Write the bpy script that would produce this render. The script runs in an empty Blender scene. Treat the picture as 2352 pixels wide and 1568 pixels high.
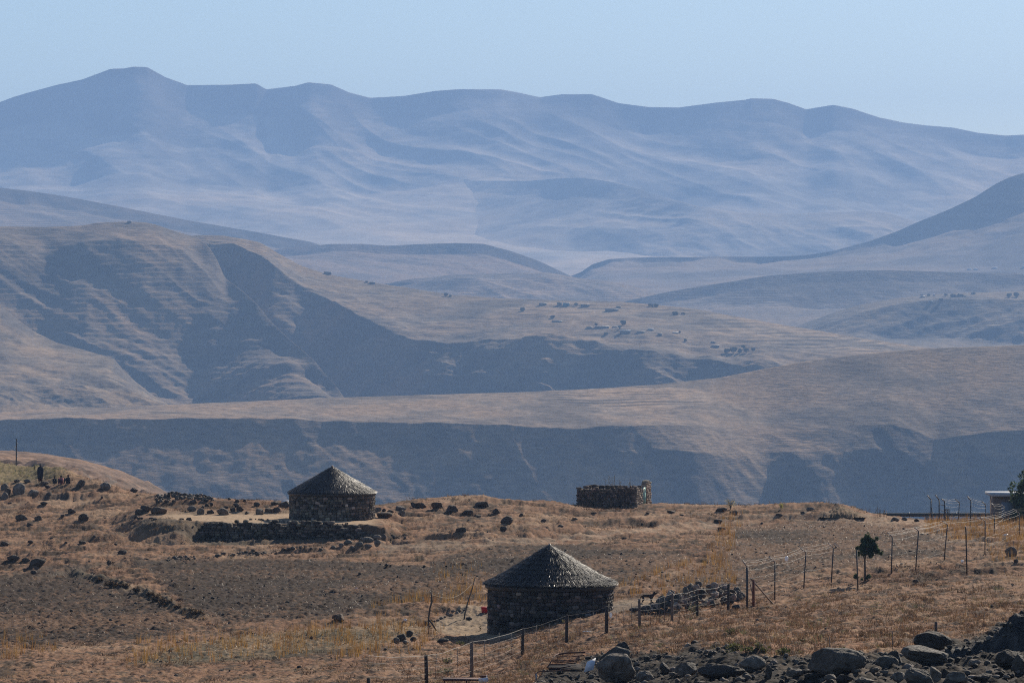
import bpy, bmesh, math, random
import numpy as np
from mathutils import Vector, Matrix
random.seed(7)
RNG = np.random.default_rng(11)
SC = bpy.context.scene
COL = SC.collection
LENS = 162.0
K = 36.0 / LENS / 2352.0          # metres per picture unit per metre of distance
HX, HY = 1176.0, 650.0            # where the level line of sight meets the picture
R = math.radians

def P(x, y, Y):
    return Vector(((x - HX) * K * Y, Y, (HY - y) * K * Y))

# ------------------------------------------------------------------ helpers
def tag(o, label=None, cat=None, group=None, kind=None):
    if label: o['label'] = label
    if cat: o['category'] = cat
    if group: o['group'] = group
    if kind: o['kind'] = kind
    return o

def empty(name, loc, label, cat, group=None, rz=0.0):
    o = bpy.data.objects.new(name, None)
    o.empty_display_size = 0.3
    COL.objects.link(o)
    o.location = loc
    o.rotation_euler = (0, 0, rz)
    return tag(o, label, cat, group)

def make_mesh(name, V, F, col=None, smooth=False):
    """V (n,3); F list of index arrays (m,3)/(m,4) or a single array"""
    if isinstance(F, np.ndarray): F = [F]
    F = [np.asarray(f, dtype=np.int32) for f in F if len(f)]
    me = bpy.data.meshes.new(name)
    V = np.asarray(V, dtype=np.float32)
    me.vertices.add(len(V))
    me.vertices.foreach_set('co', V.ravel())
    loops = np.concatenate([f.ravel() for f in F])
    tot = np.concatenate([np.full(len(f), f.shape[1], dtype=np.int32) for f in F])
    st = np.concatenate([[0], np.cumsum(tot)[:-1]]).astype(np.int32)
    me.loops.add(len(loops))
    me.loops.foreach_set('vertex_index', loops)
    me.polygons.add(len(tot))
    me.polygons.foreach_set('loop_start', st)
    if smooth:
        me.polygons.foreach_set('use_smooth', np.ones(len(tot), dtype=bool))
    if col is not None:
        a = me.color_attributes.new('Col', 'FLOAT_COLOR', 'POINT')
        c = np.ones((len(V), 4), dtype=np.float32)
        c[:, :3] = col
        a.data.foreach_set('color', c.ravel())
    me.update(calc_edges=True)
    me.validate()
    return me

def add(name, me, mat, parent=None, loc=(0, 0, 0)):
    o = bpy.data.objects.new(name, me)
    COL.objects.link(o)
    o.location = loc
    if mat and not me.materials: me.materials.append(mat)
    if parent is not None: o.parent = parent
    return o

class MB:
    """collects shapes and links them as ONE mesh"""
    def __init__(s):
        s.v, s.f, s.c, s.n = [], [], [], 0
    def put(s, V, F, col=(1, 1, 1)):
        V = np.asarray(V, dtype=float)
        if isinstance(F, np.ndarray): F = [F]
        for f in F:
            s.f.append(np.asarray(f, dtype=np.int64) + s.n)
        s.v.append(V)
        c = np.asarray(col, dtype=float)
        if c.ndim == 1: c = np.tile(c, (len(V), 1))
        s.c.append(c)
        s.n += len(V)
        return s
    def box(s, c, d, rz=0.0, col=(1, 1, 1), rx=0.0, ry=0.0, taper=1.0):
        x, y, z = d[0] / 2, d[1] / 2, d[2] / 2
        V = np.array([[-x, -y, -z], [x, -y, -z], [x, y, -z], [-x, y, -z],
                      [-x * taper, -y * taper, z], [x * taper, -y * taper, z], [x * taper, y * taper, z], [-x * taper, y * taper, z]])
        M = np.array((Matrix.Rotation(rz, 3, 'Z') @ Matrix.Rotation(ry, 3, 'Y') @ Matrix.Rotation(rx, 3, 'X')))
        F = np.array([[0, 3, 2, 1], [4, 5, 6, 7], [0, 1, 5, 4], [1, 2, 6, 5], [2, 3, 7, 6], [3, 0, 4, 7]])
        return s.put(V @ M.T + np.array(c), F, col)
    def tube(s, pts, rad, n=6, col=(1, 1, 1), cap=True):
        pts = np.asarray(pts, dtype=float)
        m = len(pts)
        rad = np.full(m, rad) if np.isscalar(rad) else np.asarray(rad, dtype=float)
        t = np.gradient(pts, axis=0)
        t /= np.linalg.norm(t, axis=1)[:, None] + 1e-12
        ref = np.array([0, 0, 1.0]) if abs(t[:, 2]).mean() < .8 else np.array([1.0, 0, 0])
        a = np.cross(t, ref); a /= np.linalg.norm(a, axis=1)[:, None] + 1e-12
        b = np.cross(t, a)
        th = np.arange(n) * 2 * math.pi / n
        ring = (np.cos(th)[None, :, None] * a[:, None, :] + np.sin(th)[None, :, None] * b[:, None, :]) * rad[:, None, None] + pts[:, None, :]
        V = ring.reshape(-1, 3)
        i = np.arange(m - 1)[:, None] * n; j = np.arange(n)[None, :]; j2 = (j + 1) % n
        F = [np.stack([i + j, i + j2, i + n + j2, i + n + j], -1).reshape(-1, 4)]
        if cap:
            V = np.vstack([V, pts[0], pts[-1]])
            k = m * n
            jj = np.arange(n); jn = (jj + 1) % n
            F.append(np.stack([np.full(n, k), jn, jj], -1))
            F.append(np.stack([np.full(n, k + 1), (m - 1) * n + jj, (m - 1) * n + jn], -1))
        return s.put(V, F, col)
    def build(s, name, mat, parent=None, loc=(0, 0, 0), smooth=False):
        me = make_mesh(name, np.vstack(s.v), s._faces(), np.vstack(s.c), smooth)
        return add(name, me, mat, parent, loc)
    def _faces(s):
        out = []
        for w in (3, 4):
            g = [f for f in s.f if f.shape[1] == w]
            if g: out.append(np.vstack(g))
        return out

# ------------------------------------------------------------------ noise
_ang = np.random.default_rng(5).uniform(0, 2 * math.pi, (256, 256)).astype(np.float32)
_GX, _GY = np.cos(_ang).ravel(), np.sin(_ang).ravel()
def pn(x, y, seed=0):
    """2-D gradient noise, about -0.7..0.7"""
    x, y = np.broadcast_arrays(np.asarray(x, dtype=float), np.asarray(y, dtype=float))
    fx, fy = np.floor(x), np.floor(y)
    dx, dy = (x - fx).astype(np.float32), (y - fy).astype(np.float32)
    ix = (fx.astype(np.int32) + seed * 37) & 255; iy = (fy.astype(np.int32) + seed * 91) & 255
    ix1 = ((ix + 1) & 255) << 8; iy1 = (iy + 1) & 255; ix = ix << 8
    u = dx * dx * dx * (dx * (dx * 6 - 15) + 10); v = dy * dy * dy * (dy * (dy * 6 - 15) + 10)
    def g(h, px, py): return _GX[h] * px + _GY[h] * py
    dx1 = dx - 1; dy1 = dy - 1
    a = g(ix + iy, dx, dy); a += (g(ix1 + iy, dx1, dy) - a) * u
    b = g(ix + iy1, dx, dy1); b += (g(ix1 + iy1, dx1, dy1) - b) * u
    return a + (b - a) * v
def fbm(x, y, seed=0, octv=4, gain=.5, lac=2.03):
    s, a = 0.0, 1.0
    for i in range(octv):
        s = s + a * pn(x, y, seed + i * 3); x = x * lac; y = y * lac; a *= gain
    return s
def sstep(a, b, v):
    t = np.clip((v - a) / (b - a), 0, 1); return t * t * (3 - 2 * t)
def mix(a, b, t):
    t = np.asarray(t)[..., None]; return np.asarray(a) * (1 - t) + np.asarray(b) * t
def smooth1(a, n, axis=-1):
    if n < 2: return a
    k = np.hanning(n + 2)[1:-1]; k /= k.sum()
    pad = n // 2
    w = [(0, 0)] * a.ndim; w[axis] = (pad, n - 1 - pad)
    b = np.pad(a, w, mode='reflect', reflect_type='odd')
    return np.apply_along_axis(lambda r: np.convolve(r, k, 'valid'), axis, b)
def polymask(x, y, poly, soft=0.0, wob=0.0, seed=1):
    """1 inside a polygon given in picture units (world areas seen from the camera)"""
    if wob:
        x = x + wob * 2.2 * fbm(x / 60, y / 22, seed, 2); y = y + wob * fbm(x / 60, y / 22, seed + 9, 2)
    poly = np.asarray(poly, dtype=float)
    if x.size > 5000:                                      # only look near the polygon
        mg = soft * 3 + 2
        sel = (x > poly[:, 0].min() - mg * 3) & (x < poly[:, 0].max() + mg * 3) & (y > poly[:, 1].min() - mg) & (y < poly[:, 1].max() + mg)
        out = np.zeros(x.shape)
        if sel.any() and sel.mean() < .9:
            xs_, ys_ = x[sel], y[sel]
            n_ = len(xs_)
            if n_ <= 5000: xs_ = np.pad(xs_, (0, 5001 - n_), mode='edge'); ys_ = np.pad(ys_, (0, 5001 - n_), mode='edge')
            out[sel] = _pm(xs_, ys_, poly, soft)[:n_]
            return out
        if not sel.any(): return out
    return _pm(x, y, poly, soft)
def _pm(x, y, poly, soft):
    ins = np.zeros(x.shape, dtype=bool); d2 = np.full(x.shape, 1e12)
    m = len(poly)
    for i in range(m):
        ax, ay = poly[i]; bx, by = poly[(i + 1) % m]
        c = ((ay > y) != (by > y))
        with np.errstate(divide='ignore', invalid='ignore'):
            xi = (bx - ax) * (y - ay) / (by - ay + 1e-12) + ax
        ins ^= c & (x < xi)
        if soft:
            ex, ey = bx - ax, (by - ay)
            t = np.clip(((x - ax) * ex + (y - ay) * ey) / (ex * ex + ey * ey + 1e-9), 0, 1)
            d2 = np.minimum(d2, (.35 * (ax + t * ex - x)) ** 2 + (ay + t * ey - y) ** 2)
    if not soft: return ins.astype(float)
    sd = np.sqrt(d2) * np.where(ins, 1, -1)
    return sstep(-soft, soft, sd)

# ------------------------------------------------------------------ materials
def newmat(name):
    m = bpy.data.materials.new(name); m.use_nodes = True
    nt = m.node_tree; nt.nodes.clear()
    out = nt.nodes.new('ShaderNodeOutputMaterial')
    return m, nt, out
def nd(nt, t, **kw):
    n = nt.nodes.new(t)
    for k, v in kw.items():
        if k.startswith('i_'): n.inputs[k[2:].replace('_', ' ')].default_value = v
        else: setattr(n, k, v)
    return n
def mat(name, color=None, rough=.85, spec=.25, var=.35, scale=4.0, bump=0.0, bscale=None, transl=0.0, metal=0.0, stretch=None, detail=5):
    """procedural material: base colour (or the mesh's own colours) broken up by noise, with noise bump"""
    m, nt, out = newmat(name)
    bs = nd(nt, 'ShaderNodeBsdfPrincipled')
    bs.inputs['Roughness'].default_value = rough
    bs.inputs['Specular IOR Level'].default_value = spec
    bs.inputs['Metallic'].default_value = metal
    tc = nd(nt, 'ShaderNodeTexCoord')
    vec = tc.outputs['Object']
    if stretch:
        mp = nd(nt, 'ShaderNodeMapping'); mp.inputs['Scale'].default_value = stretch
        nt.links.new(vec, mp.inputs['Vector']); vec = mp.outputs['Vector']
    nz = nd(nt, 'ShaderNodeTexNoise'); nz.inputs['Scale'].default_value = scale; nz.inputs['Detail'].default_value = detail
    nz.inputs['Roughness'].default_value = .62
    nt.links.new(vec, nz.inputs['Vector'])
    mr = nd(nt, 'ShaderNodeMapRange')
    mr.inputs['From Min'].default_value = .25; mr.inputs['From Max'].default_value = .75
    mr.inputs['To Min'].default_value = 1 - var; mr.inputs['To Max'].default_value = 1 + var
    nt.links.new(nz.outputs['Fac'], mr.inputs['Value'])
    mul = nd(nt, 'ShaderNodeVectorMath', operation='SCALE')
    if color is None:
        at = nd(nt, 'ShaderNodeAttribute', attribute_name='Col')
        nt.links.new(at.outputs['Color'], mul.inputs[0])
    else:
        mul.inputs[0].default_value = color[:3]
    nt.links.new(mr.outputs['Result'], mul.inputs['Scale'])
    nt.links.new(mul.outputs['Vector'], bs.inputs['Base Color'])
    if bump:
        n2 = nd(nt, 'ShaderNodeTexNoise'); n2.inputs['Scale'].default_value = bscale or scale * 3; n2.inputs['Detail'].default_value = 6
        nt.links.new(vec, n2.inputs['Vector'])
        bp = nd(nt, 'ShaderNodeBump'); bp.inputs['Strength'].default_value = 1.0; bp.inputs['Distance'].default_value = bump
        nt.links.new(n2.outputs['Fac'], bp.inputs['Height']); nt.links.new(bp.outputs['Normal'], bs.inputs['Normal'])
    if transl:
        tr = nd(nt, 'ShaderNodeBsdfTranslucent'); nt.links.new(mul.outputs['Vector'], tr.inputs['Color'])
        mx = nd(nt, 'ShaderNodeMixShader'); mx.inputs['Fac'].default_value = transl
        nt.links.new(bs.outputs['BSDF'], mx.inputs[1]); nt.links.new(tr.outputs['BSDF'], mx.inputs[2])
        nt.links.new(mx.outputs['Shader'], out.inputs['Surface'])
    else:
        nt.links.new(bs.outputs['BSDF'], out.inputs['Surface'])
    return m

M_ground = mat('ground_soil', rough=.95, spec=.08, var=.34, scale=2.6, bump=.05, bscale=7, detail=8)
M_rock = mat('weathered_rock', rough=.85, spec=.25, var=.62, scale=6, bump=.09, bscale=7, detail=10)
M_stone = mat('wall_stone', rough=.9, spec=.2, var=.35, scale=9, bump=.02, bscale=30)
M_thatch = mat('thatch', rough=.55, spec=.5, var=.5, scale=14, bump=.05, bscale=16)
M_straw = mat('straw', rough=.47, spec=.5, var=.35, scale=6, transl=.15)
M_stub = mat('stubble_straw', rough=.62, spec=.2, var=.35, scale=6, transl=.1)
M_grass = mat('dry_grass_blades', rough=.8, spec=.12, var=.4, scale=1.5, transl=.3)
M_leaf = mat('leaves', rough=.7, spec=.2, var=.35, scale=2, transl=.42)
M_wood = mat('weathered_wood', rough=.85, spec=.2, var=.4, scale=12, bump=.006, bscale=60)
M_steel = mat('dark_steel', rough=.5, spec=.5, var=.4, scale=14)
M_wire = mat('galvanised_wire', color=(.22, .20, .18), rough=.6, spec=.35, var=.3, scale=6)
M_paint = mat('painted', rough=.55, spec=.4, var=.2, scale=7)
M_plastic = mat('plastic', rough=.4, spec=.4, var=.1, scale=5, transl=.3)
M_cloth = mat('cloth', rough=.9, spec=.1, var=.25, scale=20)
M_skin = mat('skin', color=(.07, .042, .03), rough=.6, spec=.3, var=.1, scale=8)
M_fur = mat('fur', rough=.85, spec=.15, var=.35, scale=25)
M_rust = mat('rust', color=(.10, .04, .028), rough=.8, spec=.25, var=.5, scale=18, bump=.004)
SUN, SKY, HAZE, EXPO = 5.0, .077, .000080, 0.30
# ------------------------------------------------------------------ near ground
# for each bearing: (distance, picture height) of the natural ground
_near = [(-60, 1.5), (0, -1.7), (40, -5.6), (80, -8.7)]
_gc = {
    -500: [(110, None, -11.5), (160, None, -15.2), (205, 1560), (245, 1440), (290, 1330), (330, 1252), (395, 1140), (430, 1088), (475, 1035)],
    0:    [(110, None, -11.5), (160, None, -15.0), (205, 1560), (245, 1440), (290, 1330), (330, 1252), (395, 1150), (430, 1106), (470, 1068)],
    300:  [(110, None, -11.5), (160, None, -14.8), (200, 1568), (240, 1450), (290, 1325), (325, 1262), (345, 1212), (370, 1172), (410, 1130)],
    600:  [(110, None, -11.5), (160, None, -14.6), (195, 1568), (234, 1452), (290, 1322), (325, 1250), (345, 1196), (362, 1172), (378, 1152)],
    900:  [(110, None, -11.0), (150, None, -13.6), (186, 1568), (228, 1462), (285, 1322), (318, 1255), (345, 1200), (365, 1176), (384, 1158)],
    1120: [(110, None, -10.8), (150, None, -13.3), (183, 1568), (222, 1490), (232, 1456), (275, 1335), (310, 1255), (345, 1195), (390, 1150)],
    1400: [(105, None, -10.4), (140, None, -12.6), (160, 1560), (200, 1475), (232, 1399), (275, 1322), (312, 1255), (350, 1205), (406, 1164)],
    1700: [(100, None, -9.9), (118, 1572), (150, 1505), (195, 1440), (235, 1392), (272, 1325), (312, 1258), (360, 1200), (404, 1161)],
    2000: [(95, None, -9.4), (112, 1572), (150, 1492), (195, 1420), (240, 1352), (275, 1302), (312, 1246), (352, 1204), (388, 1180)],
    2352: [(95, None, -9.3), (108, 1572), (150, 1470), (195, 1395), (230, 1335), (270, 1290), (310, 1246), (355, 1217), (400, 1194)],
    2900: [(95, None, -9.2), (108, 1572), (150, 1455), (195, 1375), (230, 1315), (270, 1270), (310, 1230), (355, 1206), (400, 1190)],
}
_gx_ = np.arange(-600, 3001, 10.0)
_gy_ = np.arange(-60, 761, 1.5)
_crest = np.array([(-500, 1035, 475), (-60, 1058, 472), (0, 1066, 470), (75, 1078, 462), (150, 1099, 440), (220, 1113, 425), (300, 1129, 410), (400, 1143, 390), (500, 1149, 380),
                   (640, 1152, 375), (760, 1158, 378), (870, 1161, 382), (920, 1157, 386), (1030, 1147, 390), (1100, 1152, 394), (1170, 1158, 398), (1330, 1165, 408), (1500, 1160, 405),
                   (1680, 1160, 404), (1840, 1165, 402), (1905, 1168, 396), (1960, 1173, 392), (2000, 1183, 388), (2140, 1197, 384), (2200, 1200, 390), (2352, 1198, 400), (2900, 1190, 400)])
_cols = []
_kx = sorted(_gc)
for kx in _kx:
    pts = list(_near)
    for t in _gc[kx]:
        pts.append((t[0], t[2] if t[1] is None else (HY - t[1]) * K * t[0]))
    a = np.array(pts)
    yc = a[-1, 0]; zc = a[-1, 1]
    far = np.array([(yc + 25, zc - 3), (yc + 80, zc - 22), (yc + 330, zc - 130)])
    a = np.vstack([a, far])
    _cols.append(np.interp(_gy_, a[:, 0], a[:, 1]))
_cols = np.array(_cols)
_tab = np.empty((len(_gx_), len(_gy_)))
for j in range(len(_gy_)):
    _tab[:, j] = np.interp(_gx_, _kx, _cols[:, j])
_tab = smooth1(smooth1(_tab, 15, 0), 9, 1)
# crest line: bend the last stretch so the skyline runs where it should
_cyY = np.interp(_gx_, _crest[:, 0], _crest[:, 2]); _cyz = (HY - np.interp(_gx_, _crest[:, 0], _crest[:, 1])) * K * _cyY
for i in range(len(_gx_)):
    zc = np.interp(_cyY[i], _gy_, _tab[i]); d = _cyz[i] - zc
    w = np.exp(-((_gy_ - _cyY[i]) / 26.0) ** 2)
    w = np.where(_gy_ > _cyY[i], 1.0, w)
    _tab[i] += d * w
    beyond = _gy_ > _cyY[i]
    e = _gy_[beyond] - _cyY[i]
    _tab[i, beyond] = _cyz[i] - .06 * e - .0022 * np.minimum(e, 90) ** 2 - np.maximum(e - 90, 0) * .40

def _bil(x, Y):
    fx = np.clip((x - _gx_[0]) / 10.0, 0, len(_gx_) - 1.001); fy = np.clip((Y - _gy_[0]) / 1.5, 0, len(_gy_) - 1.001)
    i = fx.astype(int); j = fy.astype(int); u = fx - i; v = fy - j
    return (_tab[i, j] * (1 - u) + _tab[i + 1, j] * u) * (1 - v) + (_tab[i, j + 1] * (1 - u) + _tab[i + 1, j + 1] * u) * v

# terrace of the far hut: front edge as (picture x, distance)
TERR = np.array([(275, 343.5), (300, 340.5), (340, 337.5), (420, 335), (520, 334), (700, 332.5), (800, 331), (850, 329.5), (885, 328), (905, 330)])
TERR_Z = (HY - 1193.0) * K * 339.0
PLOUGH = [[(-200, 1352), (20, 1325), (170, 1300), (250, 1332), (340, 1372), (440, 1430), (380, 1462), (240, 1478), (60, 1482), (-200, 1490)],
          [(330, 1302), (420, 1290), (640, 1285), (850, 1288), (990, 1300), (1090, 1320), (1105, 1372), (960, 1392), (700, 1420), (500, 1428), (420, 1385)],
          [(985, 1282), (1130, 1252), (1330, 1248), (1450, 1262), (1560, 1272), (1600, 1292), (1500, 1330), (1430, 1352), (1100, 1345), (1010, 1310)],
          [(1705, 1210), (1860, 1198), (2030, 1202), (2130, 1222), (2230, 1250), (2120, 1282), (1960, 1302), (1820, 1330), (1700, 1352), (1480, 1350), (1620, 1300)]]
WEEDY = [(330, 1500), (480, 1470), (700, 1446), (900, 1425), (1000, 1430), (960, 1462), (860, 1488), (640, 1505), (440, 1522), (300, 1532)]
GRAVEL = [(1215, 1600), (1245, 1548), (1330, 1530), (1380, 1506), (1470, 1508), (1540, 1502), (1600, 1488), (1680, 1496), (1760, 1514), (1850, 1516), (1960, 1502), (2060, 1496), (2130, 1482), (2200, 1478), (2300, 1440), (2360, 1400), (2600, 1340), (2700, 1600)]
YARD = [(985, 1432), (1020, 1415), (1075, 1400), (1130, 1397), (1180, 1400), (1180, 1468), (1080, 1462), (1000, 1452)]
YARD2 = [(1380, 1392), (1480, 1378), (1590, 1366), (1700, 1368), (1620, 1385), (1480, 1402), (1390, 1412)]
TRACK = [(860, 1262), (1000, 1252), (1200, 1236), (1400, 1222), (1600, 1205), (1800, 1190), (2000, 1185), (2120, 1196), (2210, 1232), (2290, 1248), (2290, 1256), (2180, 1246), (2080, 1212), (1960, 1200), (1800, 1197), (1620, 1216), (1400, 1236), (1200, 1252), (1000, 1268), (870, 1276)]
BANK = np.array([(175, 1322), (230, 1334), (300, 1352), (360, 1378), (410, 1402), (470, 1420)])
STEPS = [[(900, 1246), (1000, 1243), (1107, 1239), (1210, 1234), (1287, 1224), (1364, 1219), (1441, 1211), (1544, 1200), (1712, 1191)],
         [(1258, 1221), (1300, 1219), (1330, 1219)], [(905, 1233), (1000, 1231), (1107, 1230), (1180, 1224), (1250, 1217)], [(0, 1347), (60, 1339), (140, 1322), (220, 1309), (300, 1303), (420, 1296)], [(0, 1159), (60, 1156), (120, 1148), (165, 1146)], [(1480, 1218), (1530, 1212), (1590, 1210)], [(290, 1348), (380, 1352), (470, 1340)], [(560, 1282), (760, 1274), (900, 1262)], [(60, 1258), (200, 1246), (330, 1240)], [(20, 1222), (120, 1212), (260, 1215)]]
RUTS = [[(880, 1255), (1000, 1250), (1120, 1247), (1240, 1240), (1320, 1230), (1420, 1222), (1560, 1206), (1700, 1194)],
        [(890, 1240), (1010, 1234), (1130, 1232), (1250, 1222)],
        [(0, 1346), (90, 1330), (200, 1312), (330, 1300), (470, 1292)],
        [(0, 1330), (120, 1310), (260, 1300), (420, 1284), (560, 1276), (700, 1268), (860, 1262)],
        [(0, 1164), (60, 1158), (110, 1150), (150, 1148)], [(1900, 1290), (2080, 1254), (2300, 1240)]]

def zones(x, y):
    z = {}
    z['plough'] = np.maximum.reduce([polymask(x, y, p, 6, 7, 20 + i) for i, p in enumerate(PLOUGH)])
    z['weedy'] = polymask(x, y, WEEDY, 5, 6, 41)
    z['gravel'] = polymask(x, y, GRAVEL, 4, 7, 43)
    z['yard'] = np.maximum(polymask(x, y, YARD, 4, 3, 44), polymask(x, y, YARD2, 4, 3, 45))
    z['track'] = polymask(x, y, TRACK, 4, 3, 46)
    return z
def linedist(x, y, pl):
    pl = np.asarray(pl, dtype=float); d = np.full(x.shape, 1e9)
    if x.size > 5000:
        sel = (x > pl[:, 0].min() - 90) & (x < pl[:, 0].max() + 90) & (y > pl[:, 1].min() - 22) & (y < pl[:, 1].max() + 22)
        xs_, ys_ = x[sel], y[sel]
        if len(xs_) < len(x.ravel()):
            d[sel] = _ld(xs_, ys_, pl)
            return d
    return _ld(x, y, pl)
def _ld(x, y, pl):
    d = np.full(x.shape, 1e9)
    for (ax, ay), (bx, by) in zip(pl[:-1], pl[1:]):
        ex, ey = bx - ax, by - ay
        t = np.clip(((x - ax) * ex + (y - ay) * ey * 9) / (ex * ex + ey * ey * 9 + 1e-9), 0, 1)
        d = np.minimum(d, np.hypot((ax + t * ex - x) * .3, ay + t * ey - y))
    return d

def terrace(x, X, Y, z):
    e = np.interp(x, TERR[:, 0], TERR[:, 1])
    inx = sstep(235, 335, x) * (1 - sstep(880, 935, x))
    wd = 8.5 * (1 - sstep(400, 480, x)) + 1.2 * sstep(850, 880, x)
    up = sstep(-.2 - wd, .9, Y - e + .9 * fbm(X / 1.5, Y / 1.5, 72, 2) * np.minimum(wd, 1)) * (1 - sstep(352, 366, Y)) * inx
    flat = TERR_Z + .05 * fbm(X / 4, Y / 4, 71, 3)
    down = (1 - sstep(-.2 - wd, .9, Y - e)) * sstep(-14, -2, Y - e) * inx
    zl = z - .55 * down
    return zl * (1 - up) + flat * up

def ground_parts(X, Y):
    X = np.asarray(X, dtype=float); Y = np.asarray(Y, dtype=float)
    x = HX + X / (K * np.maximum(Y, 20))
    z = _bil(x, Y)
    z = terrace(x, X, Y, z)
    y = HY - z / (K * np.maximum(Y, 20))
    return x, y, z
def micro(X, Y, x, y, zn):
    right = sstep(1050, 1500, x + (y - 1400) * 2.2) * sstep(1330, 1420, y)
    e = np.interp(x, TERR[:, 0], TERR[:, 1])
    terr = sstep(0, 2, Y - e) * (1 - sstep(346, 352, Y)) * sstep(290, 330, x) * (1 - sstep(870, 900, x))
    huts = np.exp(-(((X - (1264 - HX) * K * 232) / 5.0) ** 2 + ((Y - 232) / 5.0) ** 2) ** 2)
    d = .18 * fbm(X / 9, Y / 9, 1, 3)
    d += .08 * fbm(X / 2.6, Y / 3.2, 2, 3)
    tuss = np.maximum(fbm(X / .75, Y / .9, 3, 2), -.1)
    d += (.10 + .06 * right) * tuss + .10 * (1 - zn['track']) * np.maximum(fbm(X / .36, Y / .5, 9, 2), -.05) * (1 - .75 * np.maximum(zn['plough'], zn['track']))
    d += .085 * fbm(X / .32, Y / .4, 4, 2)
    d += zn['plough'] * (.12 * fbm(X / .42, Y / .5, 5, 2) + .035 * np.sin((Y + .25 * X + .5 * fbm(X / 5, Y / 5, 6, 2)) * 2 * math.pi / 1.0))
    d += zn['gravel'] * (.16 * fbm(X / .8, Y / .8, 7, 3) + .35 * fbm(X / 5, Y / 5, 8, 2))
    # eroded banks: small scarps with the low side towards the camera
    s = fbm(X / 16 + .3 * fbm(X / 5, Y / 5, 62, 2), Y / 4.5, 61, 3)
    scarp = (np.floor(s * 5) + sstep(.55, 1, s * 5 - np.floor(s * 5)))
    d += .14 * scarp * (1 - np.maximum(zn['plough'], np.maximum(zn['gravel'], right))) * sstep(225, 260, Y)
    for k, r in enumerate(STEPS):                          # little banks and wheel tracks with a step facing the viewer
        r = np.asarray(r, float); yl = np.interp(x, r[:, 0], r[:, 1], left=-1e6, right=-1e6) + 1.6 * pn(X / 1.7, .5 + 0 * X, 110 + k)
        s = np.clip(yl - y, -60, 60); ends = sstep(r[0, 0], r[0, 0] + 40, x) * (1 - sstep(r[-1, 0] - 40, r[-1, 0], x))
        d += ends * (.24 + .30 * pn(X / 3.1, 3.5 + 0 * X, 120 + k)) * sstep(-.8, .8, s) * np.exp(-np.maximum(s, 0) / 11.0)
    for r in RUTS:
        q = linedist(x, y, r)
        d -= .20 * np.exp(-(q / 1.2) ** 2) - .10 * np.exp(-((q - 3) / 1.6) ** 2)
    q = linedist(x, y, BANK)
    d += .25 * np.exp(-(q / 4.0) ** 2) * (1 + 1.2 * fbm(X / 1.0, Y / 1.0, 66, 2))
    d *= 1 - .85 * np.maximum(terr, .9 * huts)
    near = sstep(0, 60, Y)
    fade = 1 - sstep(-14, 0, Y - np.interp(x, _crest[:, 0], _crest[:, 2])) * .55
    return d * near * fade
def gz(X, Y):
    x, y, z = ground_parts(X, Y)
    return z + micro(np.asarray(X, float), np.asarray(Y, float), x, y, zones(x, y))
def gz1(X, Y):
    return float(gz(np.array([X]), np.array([Y]))[0])
_hitY = np.concatenate([np.arange(92, 250, .4), np.arange(250, 486, .5)])
def hit(x, y):
    """where the line of sight through (x, y) first meets the ground"""
    X = (x - HX) * K * _hitY
    z = gz(X, _hitY); ray = (HY - y) * K * _hitY
    w = np.nonzero(z >= ray)[0]
    if len(w): i = w[0]
    else:
        i = int(np.argmin(ray[_hitY > 300] - z[_hitY > 300])) + int((_hitY <= 300).sum())
    return Vector((X[i], _hitY[i], z[i]))

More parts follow.
